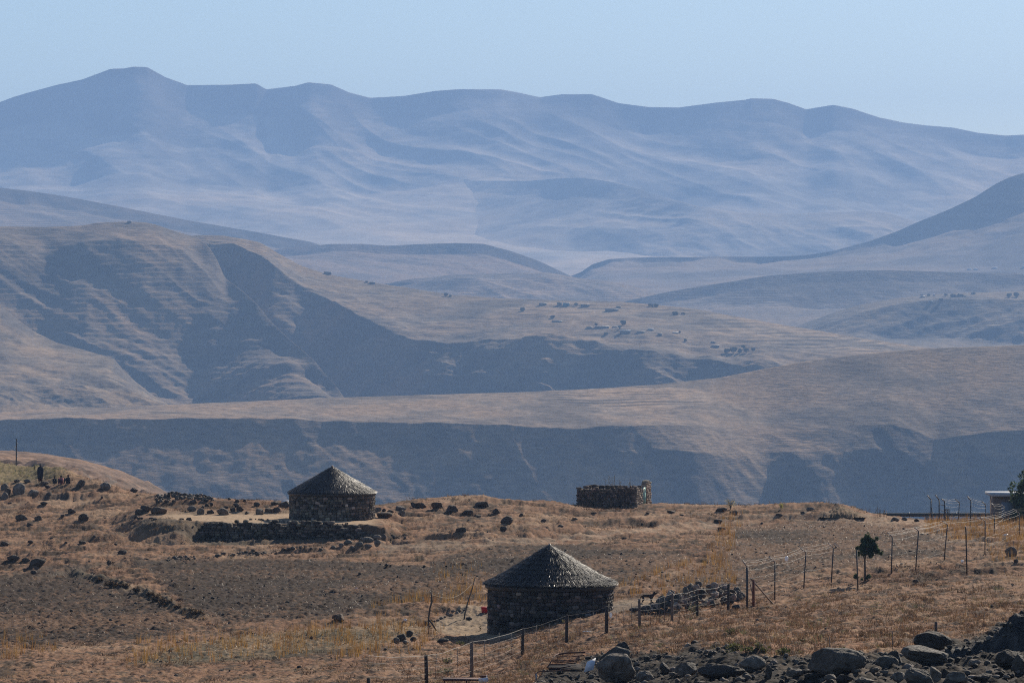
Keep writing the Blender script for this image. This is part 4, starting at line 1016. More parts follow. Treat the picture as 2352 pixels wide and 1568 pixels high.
    Vs = np.stack([A0 - tg * .6, A0 + tg * .6, mid + tg, mid - tg, B0 + tg * .35, B0 - tg * .35], 1).reshape(-1, 3)
    k6 = (np.arange(N) * 6)[:, None]; Fs = np.vstack([k6 + np.array([[0, 1, 2, 3]]), k6 + np.array([[3, 2, 4, 5]])])
    cs = np.repeat(np.array(thatch) * rng.lognormal(0, .38, N)[:, None], 6, axis=0)
    MB().put(Vs, Fs, np.clip(cs, .008, .4)).build('thatch_bundles', M_straw, roof)
    mbc = MB()
    mbc.tube([(shift, 0, ze + H - .10), (shift + .01, 0, ze + H + .02), (shift + .03, .01, ze + H + .13)], [.15, .09, .02], 10, capcol)
    mbc.tube([(shift - .02, 0, ze + H), (shift - .03, .02, ze + H + .18)], [.02, .006], 5, capcol)
    mbc.build('roof_cap', M_straw, roof, smooth=True)
    return e
_p = P(1264, 1457, 232.0)
ZF = gz1(_p.x, 232.0)
round_hut('round_hut', 'nearer round stone hut with ragged grey thatch in steps, behind the wire fence', _p.x, 232.0, 3.0, ZF, (HY - 1341) * K * 232, 3.28, 1.92, (.060, .049, .041), 3, 9, 1.3, (.034, .027, .021), (.30, .27, .23), .09, shift=-.05, straw=9000, pw=1.13)
_p = P(763, 1190, 341.0)
round_hut('round_hut', 'farther round stone hut with smooth dark thatch on the stone terrace', _p.x, 341.0, 3.02, TERR_Z, (HY - 1131) * K * 341, 3.28, 1.90, (.115, .092, .073), 8, 13, .06, (.046, .033, .024), (.17, .09, .07), .10, straw=3200, pw=1.03)

# terrace wall below the far hut
xs_t = np.linspace(462, 868, 60)
tp = np.array([((x - HX) * K * (np.interp(x, TERR[:, 0], TERR[:, 1]) - .15), np.interp(x, TERR[:, 0], TERR[:, 1]) - .15) for x in xs_t])
tcum = np.concatenate([[0], np.cumsum(np.linalg.norm(np.diff(tp, axis=0), axis=1))])
tg_ = np.array([gz1(a, b - .75) for a, b in tp])
tt_ = np.interp(np.arange(60), [0, 4, 30, 44, 52, 59], [-.25, .02, .13, .06, -.25, -.75]) + .07 * np.sin(np.arange(60) * .9) + .05 * np.sin(np.arange(60) * 2.3)
mb = MB()
wall_stones(mb, tp, lambda s: float(np.interp(s, tcum, tg_)) - .15, lambda s: TERR_Z + float(np.interp(s, tcum, tt_)), .6, .34, .21, (.105, .085, .066), .65, 21, jag=.10, lvl=2)
tag(mb.build('terrace_wall', M_stone, smooth=True), 'dry stone retaining wall in shade below the far hut', 'wall')
rg = np.random.default_rng(77)
for i in range(12):
    x = rg.uniform(288, 470)
    y = 1190 + (x - 290) * .04 + rg.uniform(-2, 3)
    L_(x, y, rg.uniform(7, 14), rg.uniform(4, 8), 'dark stone on the grassy left end of the terrace edge', 'stone', 'stone', 'stones on the terrace edge', 'd', .7, lvl=2)

# ruined house on the brow
rp = hit(1392, 1164.5); Yr_ = rp.y; u = K * Yr_; zr_ = rp.z
ang = R(14)
def rpt(a, b):  # along the front wall, away from the camera
    return np.array([(1455 - HX) * u + a * math.cos(ang) + b * math.sin(ang), Yr_ - .2 - a * math.sin(ang) + b * math.cos(ang)])
e = empty('ruined_house', (0, 0, 0), 'roofless ruined stone house with a green door on the brow', 'house')
Lf, Ls, hh = 125 * u / math.cos(ang), 42 * u / math.sin(ang) * .92, 48 * u
gr = lambda a, b: gz1(*rpt(a, b))
mb = MB()
prof = lambda s, n: .07 * math.sin(s * 1.7 + n) + .06 * math.sin(s * 5.3 + n * 2) - (.16 if math.sin(s * 2.9 + n) > .75 else 0)
zf = min(gr(-Lf, 0), gr(0, 0), gr(-Lf / 2, 0)) - .1
rc = (.135, .09, .063)
wall_stones(mb, [rpt(-Lf, 0), rpt(0, 0)], lambda s: zf, lambda s: zr_ + hh * (.80 + .14 * s / Lf) + prof(s, 0) * .6, .5, .22, .17, rc, .5, 31, jag=.015)
wall_stones(mb, [rpt(0, .3), rpt(0, Ls * .47)], lambda s: zf, lambda s: zr_ + hh * .95 - .12 * s + prof(s, 1) * .5, .5, .34, .18, (.30, .23, .17), .35, 32, jag=.015)  # both piers of the sunward end: sunlight put into a paler stone colour
wall_stones(mb, [rpt(0, Ls * .70), rpt(0, Ls)], lambda s: zf, lambda s: zr_ + hh * 1.10 + prof(s, 2) * .3, .55, .34, .18, (.30, .23, .17), .35, 33, jag=.015)
wall_stones(mb, [rpt(0, Ls), rpt(-Lf, Ls)], lambda s: zf - .4, lambda s: zr_ + hh * .85 + prof(s, 3), .5, .4, .2, rc, .35, 34, lvl=1)
wall_stones(mb, [rpt(-Lf, Ls), rpt(-Lf, 0)], lambda s: zf - .4, lambda s: zr_ + hh * .82 + prof(s, 4), .5, .4, .2, rc, .35, 35, lvl=1)
mb.build('wall', M_stone, e, smooth=True)
a_, b_ = rpt(.17, Ls * .47), rpt(.17, Ls * .70); c_ = (a_ + b_) / 2
dd = MB(); wdt = np.linalg.norm(b_ - a_)
dd.box((c_[0], c_[1], zr_ + hh * .36), (.06, wdt * 1.02, hh * .98), -ang, (.20, .36, .31))
for k in (-1, 0, 1): dd.box((c_[0] + .04, c_[1] + k * wdt * .3, zr_ + hh * .36), (.03, .05, hh * .9), -ang, (.15, .29, .25))
dr = dd.build('door', M_paint, e); dr['label'] = 'faded green plank door'
for i in range(9):
    x = rg.uniform(1385, 1462); L_(x, 1166 + rg.uniform(-1, 2), rg.uniform(5, 10), rg.uniform(3, 6), 'pale stone fallen at the foot of the ruined house', 'stone', 'stone', 'stones at the foot of the ruin', rg.choice(['p', 'g']), .8, lvl=2)

# ------------------------------------------------------------------ plants
def blades(rng, base, H, W, lean, n, cols, spread, droop=.0, seg=1):
    """n blades at each base point -> arrays"""
    m = len(base)
    B = np.repeat(base, n, axis=0); h = np.repeat(H, n) * rng.uniform(.55, 1.15, m * n); w = np.repeat(W, n)
    a = rng.uniform(0, 2 * math.pi, m * n); rr = np.sqrt(rng.random(m * n)) * np.repeat(spread, n)
    B = B + np.stack([rr * np.cos(a), rr * np.sin(a), np.zeros(m * n)], -1)
    le = np.repeat(lean, n) * rng.uniform(.2, 1.2, m * n)
    tip = B + np.stack([np.cos(a) * le * h, np.sin(a) * le * h, h], -1)
    ph = rng.uniform(0, math.pi, m * n)
    s = np.stack([np.cos(ph) * w / 2, np.sin(ph) * w / 2, np.zeros(m * n)], -1)
    V = np.stack([B - s, B + s, tip], 1).reshape(-1, 3)
    c = np.repeat(np.repeat(cols, n, axis=0) * rng.uniform(.7, 1.35, (m * n, 1)), 3, axis=0)
    return V, np.arange(m * n * 3).reshape(-1, 3), np.clip(c, .01, .75)
def scatter_pts(rng, n, prob, x0=-180, x1=2530, Y0=100, Y1=None):
    u_ = rng.random(n); Yl = Y1 or 470
    Y = np.sqrt(Y0 ** 2 + u_ * (Yl ** 2 - Y0 ** 2)); x = rng.uniform(x0, x1, n)
    ok = Y < np.interp(x, _crest[:, 0], _crest[:, 2]) + 4
    Y, x = Y[ok], x[ok]; X = (x - HX) * K * Y
    xx, yy, z = ground_parts(X, Y); zn = zones(xx, yy)
    z = z + micro(X, Y, xx, yy, zn)
    vis = (yy < 1620)
    # keep clear of the huts and the swept terrace
    d1 = np.hypot(X - (1264 - HX) * K * 232, Y - 232) > 3.3; d2 = np.hypot(X - (763 - HX) * K * 341, Y - 341) > 3.3
    e_ = np.interp(xx, TERR[:, 0], TERR[:, 1]); t_ = ~((Y > e_ - .4) & (Y < 348) & (xx > 400) & (xx < 872))
    k = vis & d1 & d2 & t_ & (rng.random(len(X)) < prob(xx, yy, X, Y, zn))
    return np.stack([X, Y, z], -1)[k], xx[k], yy[k], {a: b[k] for a, b in zn.items()}
rg = np.random.default_rng(101)
rightf = lambda x, y: sstep(1050, 1500, x + (y - 1400) * 2.2) * sstep(1330, 1420, y)
open_ = lambda zn: (1 - zn['plough']) * (1 - zn['gravel']) * (1 - zn['yard']) * (1 - .85 * zn['track'])
def stuff(name, V, F, c, m, label, cat):
    o = add(name, make_mesh(name, V, F, c), m); return tag(o, label, cat, None, 'stuff')
# short dry grass everywhere
pt, x, y, zn = scatter_pts(rg, 80000, lambda x, y, X, Y, zn: open_(zn) * (.08 + .75 * sstep(-.1, .35, fbm(X / 5, Y / 7, 91, 3))))
c = mix(np.broadcast_to(np.array((.32, .215, .12)), pt.shape), (.10, .065, .038), (rg.random(len(pt)) < .5) * rg.random(len(pt)))
lf = (1 - sstep(90, 210, x)) * (1 - sstep(1100, 1125, y)); c = mix(c, (.26, .25, .09), lf * .8)
V, F, c = blades(rg, pt, rg.lognormal(-2.1, .45, len(pt)) * (1 + .6 * lf), np.full(len(pt), .03), np.full(len(pt), .7), 6, c, np.full(len(pt), .12))
stuff('dry_grass', V, F, c, M_grass, 'short dry grass over the whole slope', 'grass')
# tussocks of the right-hand slope
pt, x, y, zn = scatter_pts(rg, 42000, lambda x, y, X, Y, zn: open_(zn) * rightf(x, y) * (.12 + .88 * sstep(-.05, .3, fbm(X / 2.2, Y / 3, 92, 3))), Y1=300)
sz = rg.lognormal(0, .35, len(pt))
c = mix(np.broadcast_to(np.array((.10, .065, .042)), pt.shape), (.28, .16, .085), rg.random(len(pt)) ** 1.6)
c = mix(c, (.20, .19, .09), (rg.random(len(pt)) < .06) * 1.0)
V, F, c = blades(rg, pt, .17 * sz, .028 * np.ones(len(pt)), np.full(len(pt), .9), 16, c, .17 * sz)
stuff('tussock_grass', V, F, c, M_grass, 'brown tussock grass covering the slope on the right', 'grass')
# dark low scrub in patches over the bare slope
pt, x, y, zn = scatter_pts(rg, 42000, lambda x, y, X, Y, zn: open_(zn) * (1 - .6 * rightf(x, y)) * (sstep(.12, .42, fbm(X / 6, Y / 9, 97, 3) + .25 * fbm(X / 1.5, Y / 2, 98, 2)) + .03))
sz = rg.lognormal(0, .4, len(pt))
c = mix(np.broadcast_to(np.array((.060, .040, .026)), pt.shape), (.16, .095, .055), rg.random(len(pt)) ** 1.5)
V, F, c = blades(rg, pt, .15 * sz, .03 * np.ones(len(pt)), np.full(len(pt), 1.0), 14, c, .20 * sz)
stuff('low_scrub', V, F, c, M_grass, 'dark brown low scrub in patches on the bare slope', 'scrub')
# tall golden weeds at the edges of the fields
TALL = [([(1612, 1300), (1648, 1240), (1668, 1192), (1695, 1190), (1690, 1240), (1665, 1300)], 1.0), ([(1420, 1345), (1560, 1300), (1660, 1290), (1720, 1340), (1640, 1358), (1440, 1368)], .45),
        ([(840, 1400), (940, 1372), (1100, 1350), (1112, 1392), (1000, 1402), (850, 1412)], .8), (WEEDY, .55), ([(1000, 1300), (1110, 1290), (1115, 1390), (1010, 1400)], .3), ([(2135, 1196), (2500, 1196), (2500, 1250), (2240, 1252), (2130, 1225)], .9),
        ([(0, 1470), (110, 1462), (130, 1500), (0, 1520)], .5), ([(300, 1480), (420, 1460), (480, 1500), (300, 1535)], .6), ([(2260, 1262), (2420, 1240), (2440, 1300), (2280, 1300)], .5), ([(940, 1440), (1010, 1415), (1010, 1460), (950, 1500)], .6), ([(760, 1500), (900, 1478), (940, 1500), (780, 1515)], .8)]
def tallp(x, y, X, Y, zn):
    p = np.zeros(len(x))
    for i, (pl, d) in enumerate(TALL): p = np.maximum(p, d * polymask(x, y, pl, 5, 5, 60 + i))
    return p * sstep(-.25, .3, fbm(X / 1.6, Y / 2.5, 93, 2))
pt, x, y, zn = scatter_pts(rg, 150000, tallp)
c = mix(np.broadcast_to(np.array((.42, .25, .075)), pt.shape), (.28, .14, .06), rg.random(len(pt)))
V, F, c = blades(rg, pt, rg.uniform(.3, .85, len(pt)), np.full(len(pt), .026), np.full(len(pt), .22), 5, c, np.full(len(pt), .10))
stuff('tall_weeds', V, F, c, M_grass, 'tall golden brown weeds along the field edges', 'weeds')
# stubble and stalk litter lying in the ploughed fields
pt, x, y, zn = scatter_pts(rg, 130000, lambda x, y, X, Y, zn: np.clip(zn['plough'] * (.3 + .5 * sstep(0, .4, fbm(X / 6, Y / 8, 94, 2)) + .35 * sstep(1400, 1700, x)) + zn['weedy'] * .35, 0, 1))
N = len(pt); a = rg.uniform(0, math.pi, N); ln = rg.uniform(.05, .17, N) * np.where(rg.random(N) < .05, 2, 1); up = np.abs(rg.normal(0, .5, N)) * ln
d = np.stack([np.cos(a) * ln, np.sin(a) * ln, up], -1) / 2; w = np.stack([-np.sin(a), np.cos(a), np.full(N, .5)], -1) * rg.uniform(.005, .011, N)[:, None]
q = pt + np.array([0, 0, .035]) + np.stack([0 * up, 0 * up, up / 2], -1)
V = np.stack([q - d - w, q + d - w, q + d + w, q - d + w], 1).reshape(-1, 3)
c = np.repeat(mix(np.broadcast_to(np.array((.44, .35, .25)), (N, 3)), (.16, .105, .062), (rg.random(N) < .72) * 1.0), 4, axis=0)
stuff('stubble', V, np.arange(N * 4).reshape(-1, 4), c, M_stub, 'pale maize stubble strewn over the ploughed fields', 'stubble')
# clods, pebbles and gravel
def pebbles(name, n, prob, lo, hi, cols, label, cat, **kw):
    pt, x, y, zn = scatter_pts(rg, n, prob, **kw)
    N = len(pt); s = lo * (hi / lo) ** (rg.random(N) ** 2.2)
    I, Fi = ICO1
    sc = s[:, None] * np.stack([rg.uniform(.7, 1.3, N), rg.uniform(.7, 1.3, N), rg.uniform(.45, .9, N)], -1)
    jit = 1 + rg.normal(0, .16, (N, len(I), 1))
    V = (pt + np.array([0, 0, 1]) * sc[:, 2:3] * .35)[:, None, :] + I[None] * sc[:, None, :] * jit
    F = Fi[None] + (np.arange(N) * len(I))[:, None, None]
    k = rg.integers(0, len(cols), N); c = np.array(cols)[k] * rg.uniform(.6, 1.4, (N, 1))
    stuff(name, V.reshape(-1, 3), F.reshape(-1, 3), np.clip(np.repeat(c, len(I), axis=0), .01, .7), M_rock, label, cat)
pebbles('clods', 16000, lambda x, y, X, Y, zn: zn['plough'] * .7 + zn['weedy'] * .4, .03, .12, [(.06, .045, .034), (.085, .062, .045), (.045, .034, .027)], 'dark clods of earth in the ploughed fields', 'clods')
pebbles('gravel', 22000, lambda x, y, X, Y, zn: zn['gravel'] * (.3 + .7 * sstep(-.1, .3, fbm(X / 2, Y / 2, 95, 2))), .02, .15, [(.032, .026, .021), (.052, .042, .034), (.09, .073, .058), (.17, .135, .11)], 'dark gravel and rubble across the bottom right', 'gravel', x0=1180, x1=2530, Y1=190)
pebbles('pebbles', 16000, lambda x, y, X, Y, zn: open_(zn) * .55 * sstep(.0, .4, fbm(X / 9, Y / 9, 96, 3)), .03, .13, [(.08, .065, .055), (.12, .10, .085), (.18, .14, .11)], 'small stones littering the bare slope', 'pebbles')

def leafcloud(rng, clumps, n, size, cols, el=2.0):
    """leaf faces gathered round clump centres [(centre, radius)]"""
    Vs, cs = [], []
    for ce, ra in clumps:
        k = max(4, int(n * ra ** 2))
        d = rng.normal(size=(k, 3)); d /= np.linalg.norm(d, axis=1)[:, None]
        p = np.array(ce) + d * (ra * rng.uniform(.45, 1.08, k) ** .7)[:, None]
        t = rng.normal(size=(k, 3)) + d * .8; t /= np.linalg.norm(t, axis=1)[:, None]
        b = np.cross(t, rng.normal(size=(k, 3))); b /= np.linalg.norm(b, axis=1)[:, None] + 1e-9
        s = size * rng.uniform(.6, 1.4, k)[:, None]
        Vs.append(np.stack([p - t * s * el / 2, p + b * s / 2, p + t * s * el / 2, p - b * s / 2], 1).reshape(-1, 3))
        c = np.array(cols)[rng.integers(0, len(cols), k)] * rng.uniform(.7, 1.3, (k, 1)); cs.append(np.repeat(c, 4, axis=0))
    V = np.vstack(Vs); return V, np.arange(len(V)).reshape(-1, 4), np.clip(np.vstack(cs), .005, .6)
GREEN = [(.055, .090, .046), (.08, .12, .055), (.035, .060, .036), (.11, .14, .06)]
OLIVE = [(.13, .14, .05), (.09, .10, .04), (.17, .15, .06), (.06, .08, .03)]
def tree(name, label, base, clumps, trunk, n, size, cols, cat='tree', group=None, branches=(), el=2.0, seed=1):
    rng = np.random.default_rng(seed)
    e = empty(name, base, label, cat, group)
    mb = MB().tube(*trunk, 7, (.12, .09, .065))
    for b in branches: mb.tube(*b, 5, (.12, .09, .065))
    mb.build('trunk', M_wood, e, smooth=True)
    V, F, c = leafcloud(rng, clumps, n, size, cols, el)
    add('crown', make_mesh('crown', V, F, c), M_leaf, e)
    return e
# wind-bent small tree by the fence
b = hit(*C4(932, 1140)); u = K * b.y
q = lambda a, bb, dy=0.0: ((a - 932) * .2569 * u, dy, (1140 - bb) * .2569 * u)
rng = np.random.default_rng(4); cl = []
for a, bb, r in [(925, 790, 34), (960, 770, 36), (985, 800, 40), (940, 830, 44), (900, 850, 36), (870, 855, 24), (1000, 850, 44), (1040, 880, 34), (1062, 905, 20), (960, 870, 44), (910, 890, 36), (950, 740, 16), (1010, 780, 24), (1030, 840, 26), (985, 905, 34), (880, 905, 20), (945, 755, 18), (940, 735, 12), (955, 725, 9)]:
    cl.append((q(a + rng.normal(0, 6), bb + rng.normal(0, 5), rng.uniform(-.25, .25)), r * .8 * .2569 * u)); cl.append((q(a + rng.normal(8, 20), bb + rng.normal(-2, 14), rng.uniform(-.3, .3)), r * .4 * .2569 * u))
for a, bb, r in [(962, 1100, 14), (975, 1112, 12), (948, 1122, 12), (850, 1095, 13), (842, 1112, 12), (860, 1118, 12), (905, 1132, 10)]: cl.append((q(a, bb, rng.uniform(-.2, .2)), r * .2569 * u))
tree('small_tree', 'small wind bent dark green tree with a bare trunk beside the tall fence', b, cl, ([(0, 0, -.1), q(930, 1050), q(928, 960), q(945, 860), q(955, 790)], [.065, .055, .045, .035, .015]), 9000, .045, GREEN, branches=[([q(928, 950), q(890, 880, .05), q(865, 855)], [.03, .02, .008]), ([q(935, 920), q(990, 880, -.1), q(1050, 890)], [.03, .02, .008])], el=3.4, seed=5)
# big dark tree at the right edge
b = hit(*CE(1500, 930)); b = Vector(((2352 - HX) * K * 386, 386, gz1((2352 - HX) * K * 386, 386))); u = K * 386
q = lambda x, y, dy=0.0: ((x - 2352) * u, dy, (HY - y) * u - b.z)
cl = []
for i in range(120):
    yy = rng.uniform(1082, 1192); hw = np.interp(yy, [1080, 1095, 1110, 1130, 1160, 1190], [8, 16, 26, 32, 34, 26])
    cl.append((q(2368 + rng.uniform(-hw, hw * 1.2), yy, rng.uniform(-1, 1)), rng.uniform(6, 11) * u))
for x, y, r in [(2327, 1112, 7), (2322, 1124, 7), (2330, 1134, 9), (2325, 1148, 8), (2345, 1092, 7), (2350, 1083, 4)]: cl.append((q(x, y), r * u))
tree('dark_tree', 'dense dark green tree hiding part of the house at the right edge', b, cl, ([(0.5, 0, -.3), (.45, 0, 1.2), (.5, 0, 3.2)], [.13, .11, .05]), 700, .11, GREEN, el=2.2, seed=6)
cl = [(((x - 2352) * u, rng.uniform(-1, 1), (HY - y) * u - b.z), rng.uniform(7, 12) * u) for x, y in [(2322, 1178), (2330, 1168), (2345, 1165), (2360, 1172), (2335, 1185), (2350, 1186), (2370, 1182), (2318, 1190), (2328, 1196), (2345, 1198)]]
o = empty('dark_bush', b + Vector((0, -3, -.05)), 'dark leafy bush in front of the right edge house, under the tree', 'bush')
V, F, c = leafcloud(rng, cl, 900, .10, GREEN, 1.8); add('crown', make_mesh('crown', V, F, c), M_leaf, o)
MB().tube([(-.2, 0, -.5), (-.2, .1, .5)], [.05, .02], 6, (.1, .08, .06)).build('stem', M_wood, o)

def shrub(x, y, w, h, label, cols, n=2600, size=.035, name='shrub', seed=0, el=2.2, stems=8):
    p = hit(x, y); u = K * p.y; rng = np.random.default_rng(500 + seed)
    e = empty(name, p, label, 'shrub'); W, H = w * u, h * u
    cl = [((rng.uniform(-.38, .38) * W, rng.uniform(-.3, .3) * W, rng.uniform(.25, .82) * H), rng.uniform(.12, .24) * W) for _ in range(12)]
    V, F, c = leafcloud(rng, cl, n, size, cols, el); add('foliage', make_mesh('foliage', V, F, c), M_leaf, e)
    mb = MB()
    for k in range(stems):
        a = rng.uniform(0, 6.28); mb.tube([(0, 0, -.05), (math.cos(a) * W * .2, math.sin(a) * W * .2, H * .5), (math.cos(a) * W * .4, math.sin(a) * W * .4, H * .85)], [.012, .009, .004], 4, (.14, .11, .08))
    mb.build('stem', M_wood, e)
    return e
PALEB = [(.40, .34, .20), (.30, .26, .15), (.45, .40, .27)]
YEL = [(.45, .42, .10), (.36, .33, .10)]
shrub(*C3(2222, 505), 24, 27, 'pale straw coloured bush standing on the brow right of the ruin', PALEB, 900, .03, 'pale_bush', 1, 3.5, 16)
shrub(*C4(180, 505), 11, 13, 'small yellow flowering bush on the brow left of the earth mound', YEL, 3000, .03, 'yellow_bush', 2)
for i, (a, b_, w, h, lb) in enumerate([(420, 640, 120, 46, 'olive green bush at the back of the gravel, leftmost of the green ones'), (490, 655, 90, 44, 'olive bush low at the edge of the gravel bank'), (570, 640, 64, 46, 'brightest green bush behind the smooth pale boulder'),
                                       (610, 660, 90, 40, 'olive bush spreading right of the brightest green one'), (730, 670, 90, 44, 'dark olive bush between the smooth pale boulder and the widest boulder'), (385, 530, 80, 34, 'small olive bush in the grass below the wooden corner post'),
                                       (870, 585, 46, 26, 'tiny green bush in the grass left of the thin stake'), (1130, 645, 50, 24, 'small green bush behind the widest boulder')]):
    shrub(*C7(a, b_), w * .3425, h * .3425, lb, OLIVE, 2600, .035, 'olive_bush', 10 + i)
for i, (a, b_, w, h, lb) in enumerate([(650, 722, 80, 34, 'dark green bush left of the second wooden post'), (730, 602, 66, 26, 'small green bush at the left foot of the near hut'), (645, 800, 80, 36, 'dark low bush between the two leftmost wooden posts'), (2300, 395, 80, 70, 'spindly green bush behind the fence below the stone heap')]):
    shrub(*C6(a, b_), w * .3425, h * .3425, lb, OLIVE, 1500, .035, 'green_bush', 30 + i)
# dark scrub on the bank between the fields
for i, (x, y) in enumerate([(232, 1340), (258, 1347), (285, 1352), (312, 1358), (340, 1370), (362, 1378), (385, 1392), (405, 1400), (440, 1412), (452, 1416)]):
    shrub(x + rg.uniform(-6, 6), y + rg.uniform(-3, 3), rg.uniform(18, 34), rg.uniform(7, 13), 'dark brown scrub on the bank between the two left fields', [(.07, .05, .032), (.11, .075, .045), (.20, .135, .08)], 1500, .06, 'scrub', 50 + i, 2.5)['group'] = 'scrub along the bank'

def weed(x, y, stalks, label, seed=0, col=(.30, .24, .15), p=None, name='dry_weed'):
    p = p or hit(x, y); u = K * p.y; rng = np.random.default_rng(700 + seed)
    mb = MB()
    for dx, h in stalks:
        H = h * u; X0 = dx * u; l = rng.normal(0, .05)
        mb.tube([(X0, 0, -.1), (X0 + l * H * .5, 0, H * .5), (X0 + l * H, rng.normal(0, .05), H)], [.014, .012, .006], 4, col)
        for k in range(10):
            z = H * rng.uniform(.35, 1); a = rng.uniform(0, 6.28); r = rng.uniform(.04, .13)
            mb.tube([(X0 + l * z, 0, z), (X0 + l * z + math.cos(a) * r, math.sin(a) * r, z + r * .7)], [.012, .004], 3, col)
    o = mb.build(name, M_grass, None, p); return tag(o, label, 'weed')
pb = Vector((*rpt(-1.7, .1), zr_ + hh * .8))
weed(0, 0, [(-12, 24), (-7, 28), (-4, 33), (0, 30), (4, 30), (7, 35), (9, 26)], 'clump of tall dry weeds growing on the ruined front wall', 1, p=pb)
weed(0, 0, [(0, 22), (2, 16)], 'thin dry weed on the ruin wall left of the corner', 2, p=Vector((*rpt(-.9, .1), zr_ + hh * .85)))
weed(0, 0, [(0, 22), (2, 26), (-2, 14)], 'dry weed leaning over the corner of the ruin', 3, p=Vector((*rpt(-.1, .4), zr_ + hh * .8)))
weed(*C4(1045, 575), [(-4, 20), (0, 28), (3, 24), (6, 18)], 'dark dry weeds on the brow left of the dark pipe', 4, (.14, .10, .07))
weed(*C4(1108, 570), [(-3, 12), (0, 16), (4, 12)], 'brown dry weeds in front of the left end of the pipe', 5, (.30, .19, .10))
weed(*C1(1000, 1190), [(-4, 9), (0, 13), (5, 10), (2, 8)], 'small brown weed alone on the bare slope above the ploughed field', 6, (.22, .14, .09))
for i, (a, b_, st) in enumerate([(0, 0, [(0, 12), (2, 7)]), (0, 0, [(0, 8), (3, 12)])]):
    weed(*[(1102, 1448), (160, 1470)][i], st, ['thin dry stalk at the left foot of the near hut', 'thin pale stalk at the bottom of the ploughed field'][i], 8 + i)

# ------------------------------------------------------------------ fences
def post_at(x, yb, yt):
    p = hit(x, yb); return p, (yb - yt) * K * p.y
# stock fence with wooden posts and iron droppers
e = empty('wire_fence', hit(*C6(510, 862)), 'stock fence with dark wooden posts passing in front of the near hut', 'fence')
inv = e.location.copy()
ps = []
for a, yt, yb, r in [(510, 683, 866, .075), (812, 583, 822, .075), (1152, 488, 662, .07), (1448, 403, 592, .072), (1715, 350, 524, .08), (1938, 297, 478, .065), (2155, 258, 442, .065)]:
    x, y1 = C6(a, yb); _, y0 = C6(a, yt); ps.append((x, y1, y0, r))
ps.append((*C7(162, 402), C7(162, 222)[1], .07)); ps.append((*C7(368, 368), C7(368, 193)[1], .07))
tops, P0 = [], []
for x, yb, yt, r in ps:
    p, h = post_at(x, yb, yt); h = min(max(h, 1.15), 1.55); l = p - inv; P0.append((l.copy(), h))
    tilt = rg.normal(0, .02)
    c_ = (.055, .045, .038) if rg.random() < .65 else (.15, .12, .10)
    MB().tube([(0, 0, -.3), (tilt * .5, 0, h * .5), (tilt, 0, h - .01), (tilt, 0, h)], [r * 1.05, r, r * .92, r * .8], 9, c_).build('post', M_wood, e, tuple(l), True)
pc = hit(*C7(495, 357)); P0.append((pc - inv, 1.35))
pl_ = hit(846, 1584); P0.insert(0, (pl_ - inv, 1.3))
fr = [.97, .77, .57, .37, .16]
for f in fr:
    mb = MB()
    for (a, ha), (b_, hb) in zip(P0[:-1], P0[1:]):
        pts = []
        for t in np.linspace(0, 1, 9):
            v = a * (1 - t) + b_ * t; h = (ha * (1 - t) + hb * t) * f - .10 * math.sin(math.pi * t) * (.4 + .6 * rg.random()); pts.append((v.x, v.y - .07, v.z + h))
        mb.tube(pts, .006 if f > .9 else .0028, 4, (.6, .6, .58), cap=False)
    mb.build('wire', M_wire, e)
k = 0
for a, yt, yb in [(565, 665, 855), (712, 622, 840), (893, 560, 745), (994, 535, 735), (1078, 520, 700), (1242, 478, 640), (1327, 457, 616), (1535, 430, 560), (1625, 408, 530), (1778, 370, 520), (1828, 345, 500), (1880, 320, 490), (2012, 295, 466), (2070, 290, 455), (2105, 285, 450), (2205, 250, 430), (2255, 245, 420)]:
    p, h = post_at(*C6(a, yb), C6(a, yt)[1]); l = p - inv; h = min(max(h, 1.0), 1.4)
    MB().tube([(0, -.07, -.1), (rg.normal(0, .03), -.07, h)], .012, 5, (.09, .06, .05)).build('dropper', M_steel, e, tuple(l))
# tall security fence with raked arms
e = empty('security_fence', pc, 'tall wire fence of dark steel posts with raked arms right of the stone heap', 'fence'); inv = pc.copy()
SP = [(C7(495, 357), C7(495, 78), C7(466, 32))]
for a in [((123, 1315), (125, 970), (68, 925)), ((380, 1212), (403, 895), (352, 850)), ((627, 1162), (648, 850), (600, 805)), ((1165, 1077), (1175, 752), (1130, 712)), ((1380, 1047), (1410, 705), (1372, 670)), ((1635, 972), (1668, 655), (1620, 618)), ((2002, 912), (2005, 612), (1958, 575)), ((2310, 752), (2308, 540), (2258, 503))]:
    SP.append(tuple(C4(*q_) for q_ in a))
SQ = []
for bx, tx, ax in SP:
    p = hit(*bx); u = K * p.y; l = p - inv
    t = Vector(((tx[0] - bx[0]) * u, 0, (bx[1] - tx[1]) * u)); arm = Vector(((ax[0] - tx[0]) * u, -.12, (tx[1] - ax[1]) * u))
    mb = MB().tube([(0, 0, -.3), tuple(t * .5), tuple(t)], .034 if len(SQ) else .055, 7, (.035, .03, .03)); o = mb.build('post', M_steel, e, tuple(l), True)
    MB().tube([tuple(t), tuple(t + arm)], .03, 6, (.26, .21, .19)).build('arm', M_steel, o)
    SQ.append((l, t, arm))
l, t, arm = SQ[-1]; SQ.append((l + Vector((3.2, 1.0, .4)), t.copy(), arm.copy()))
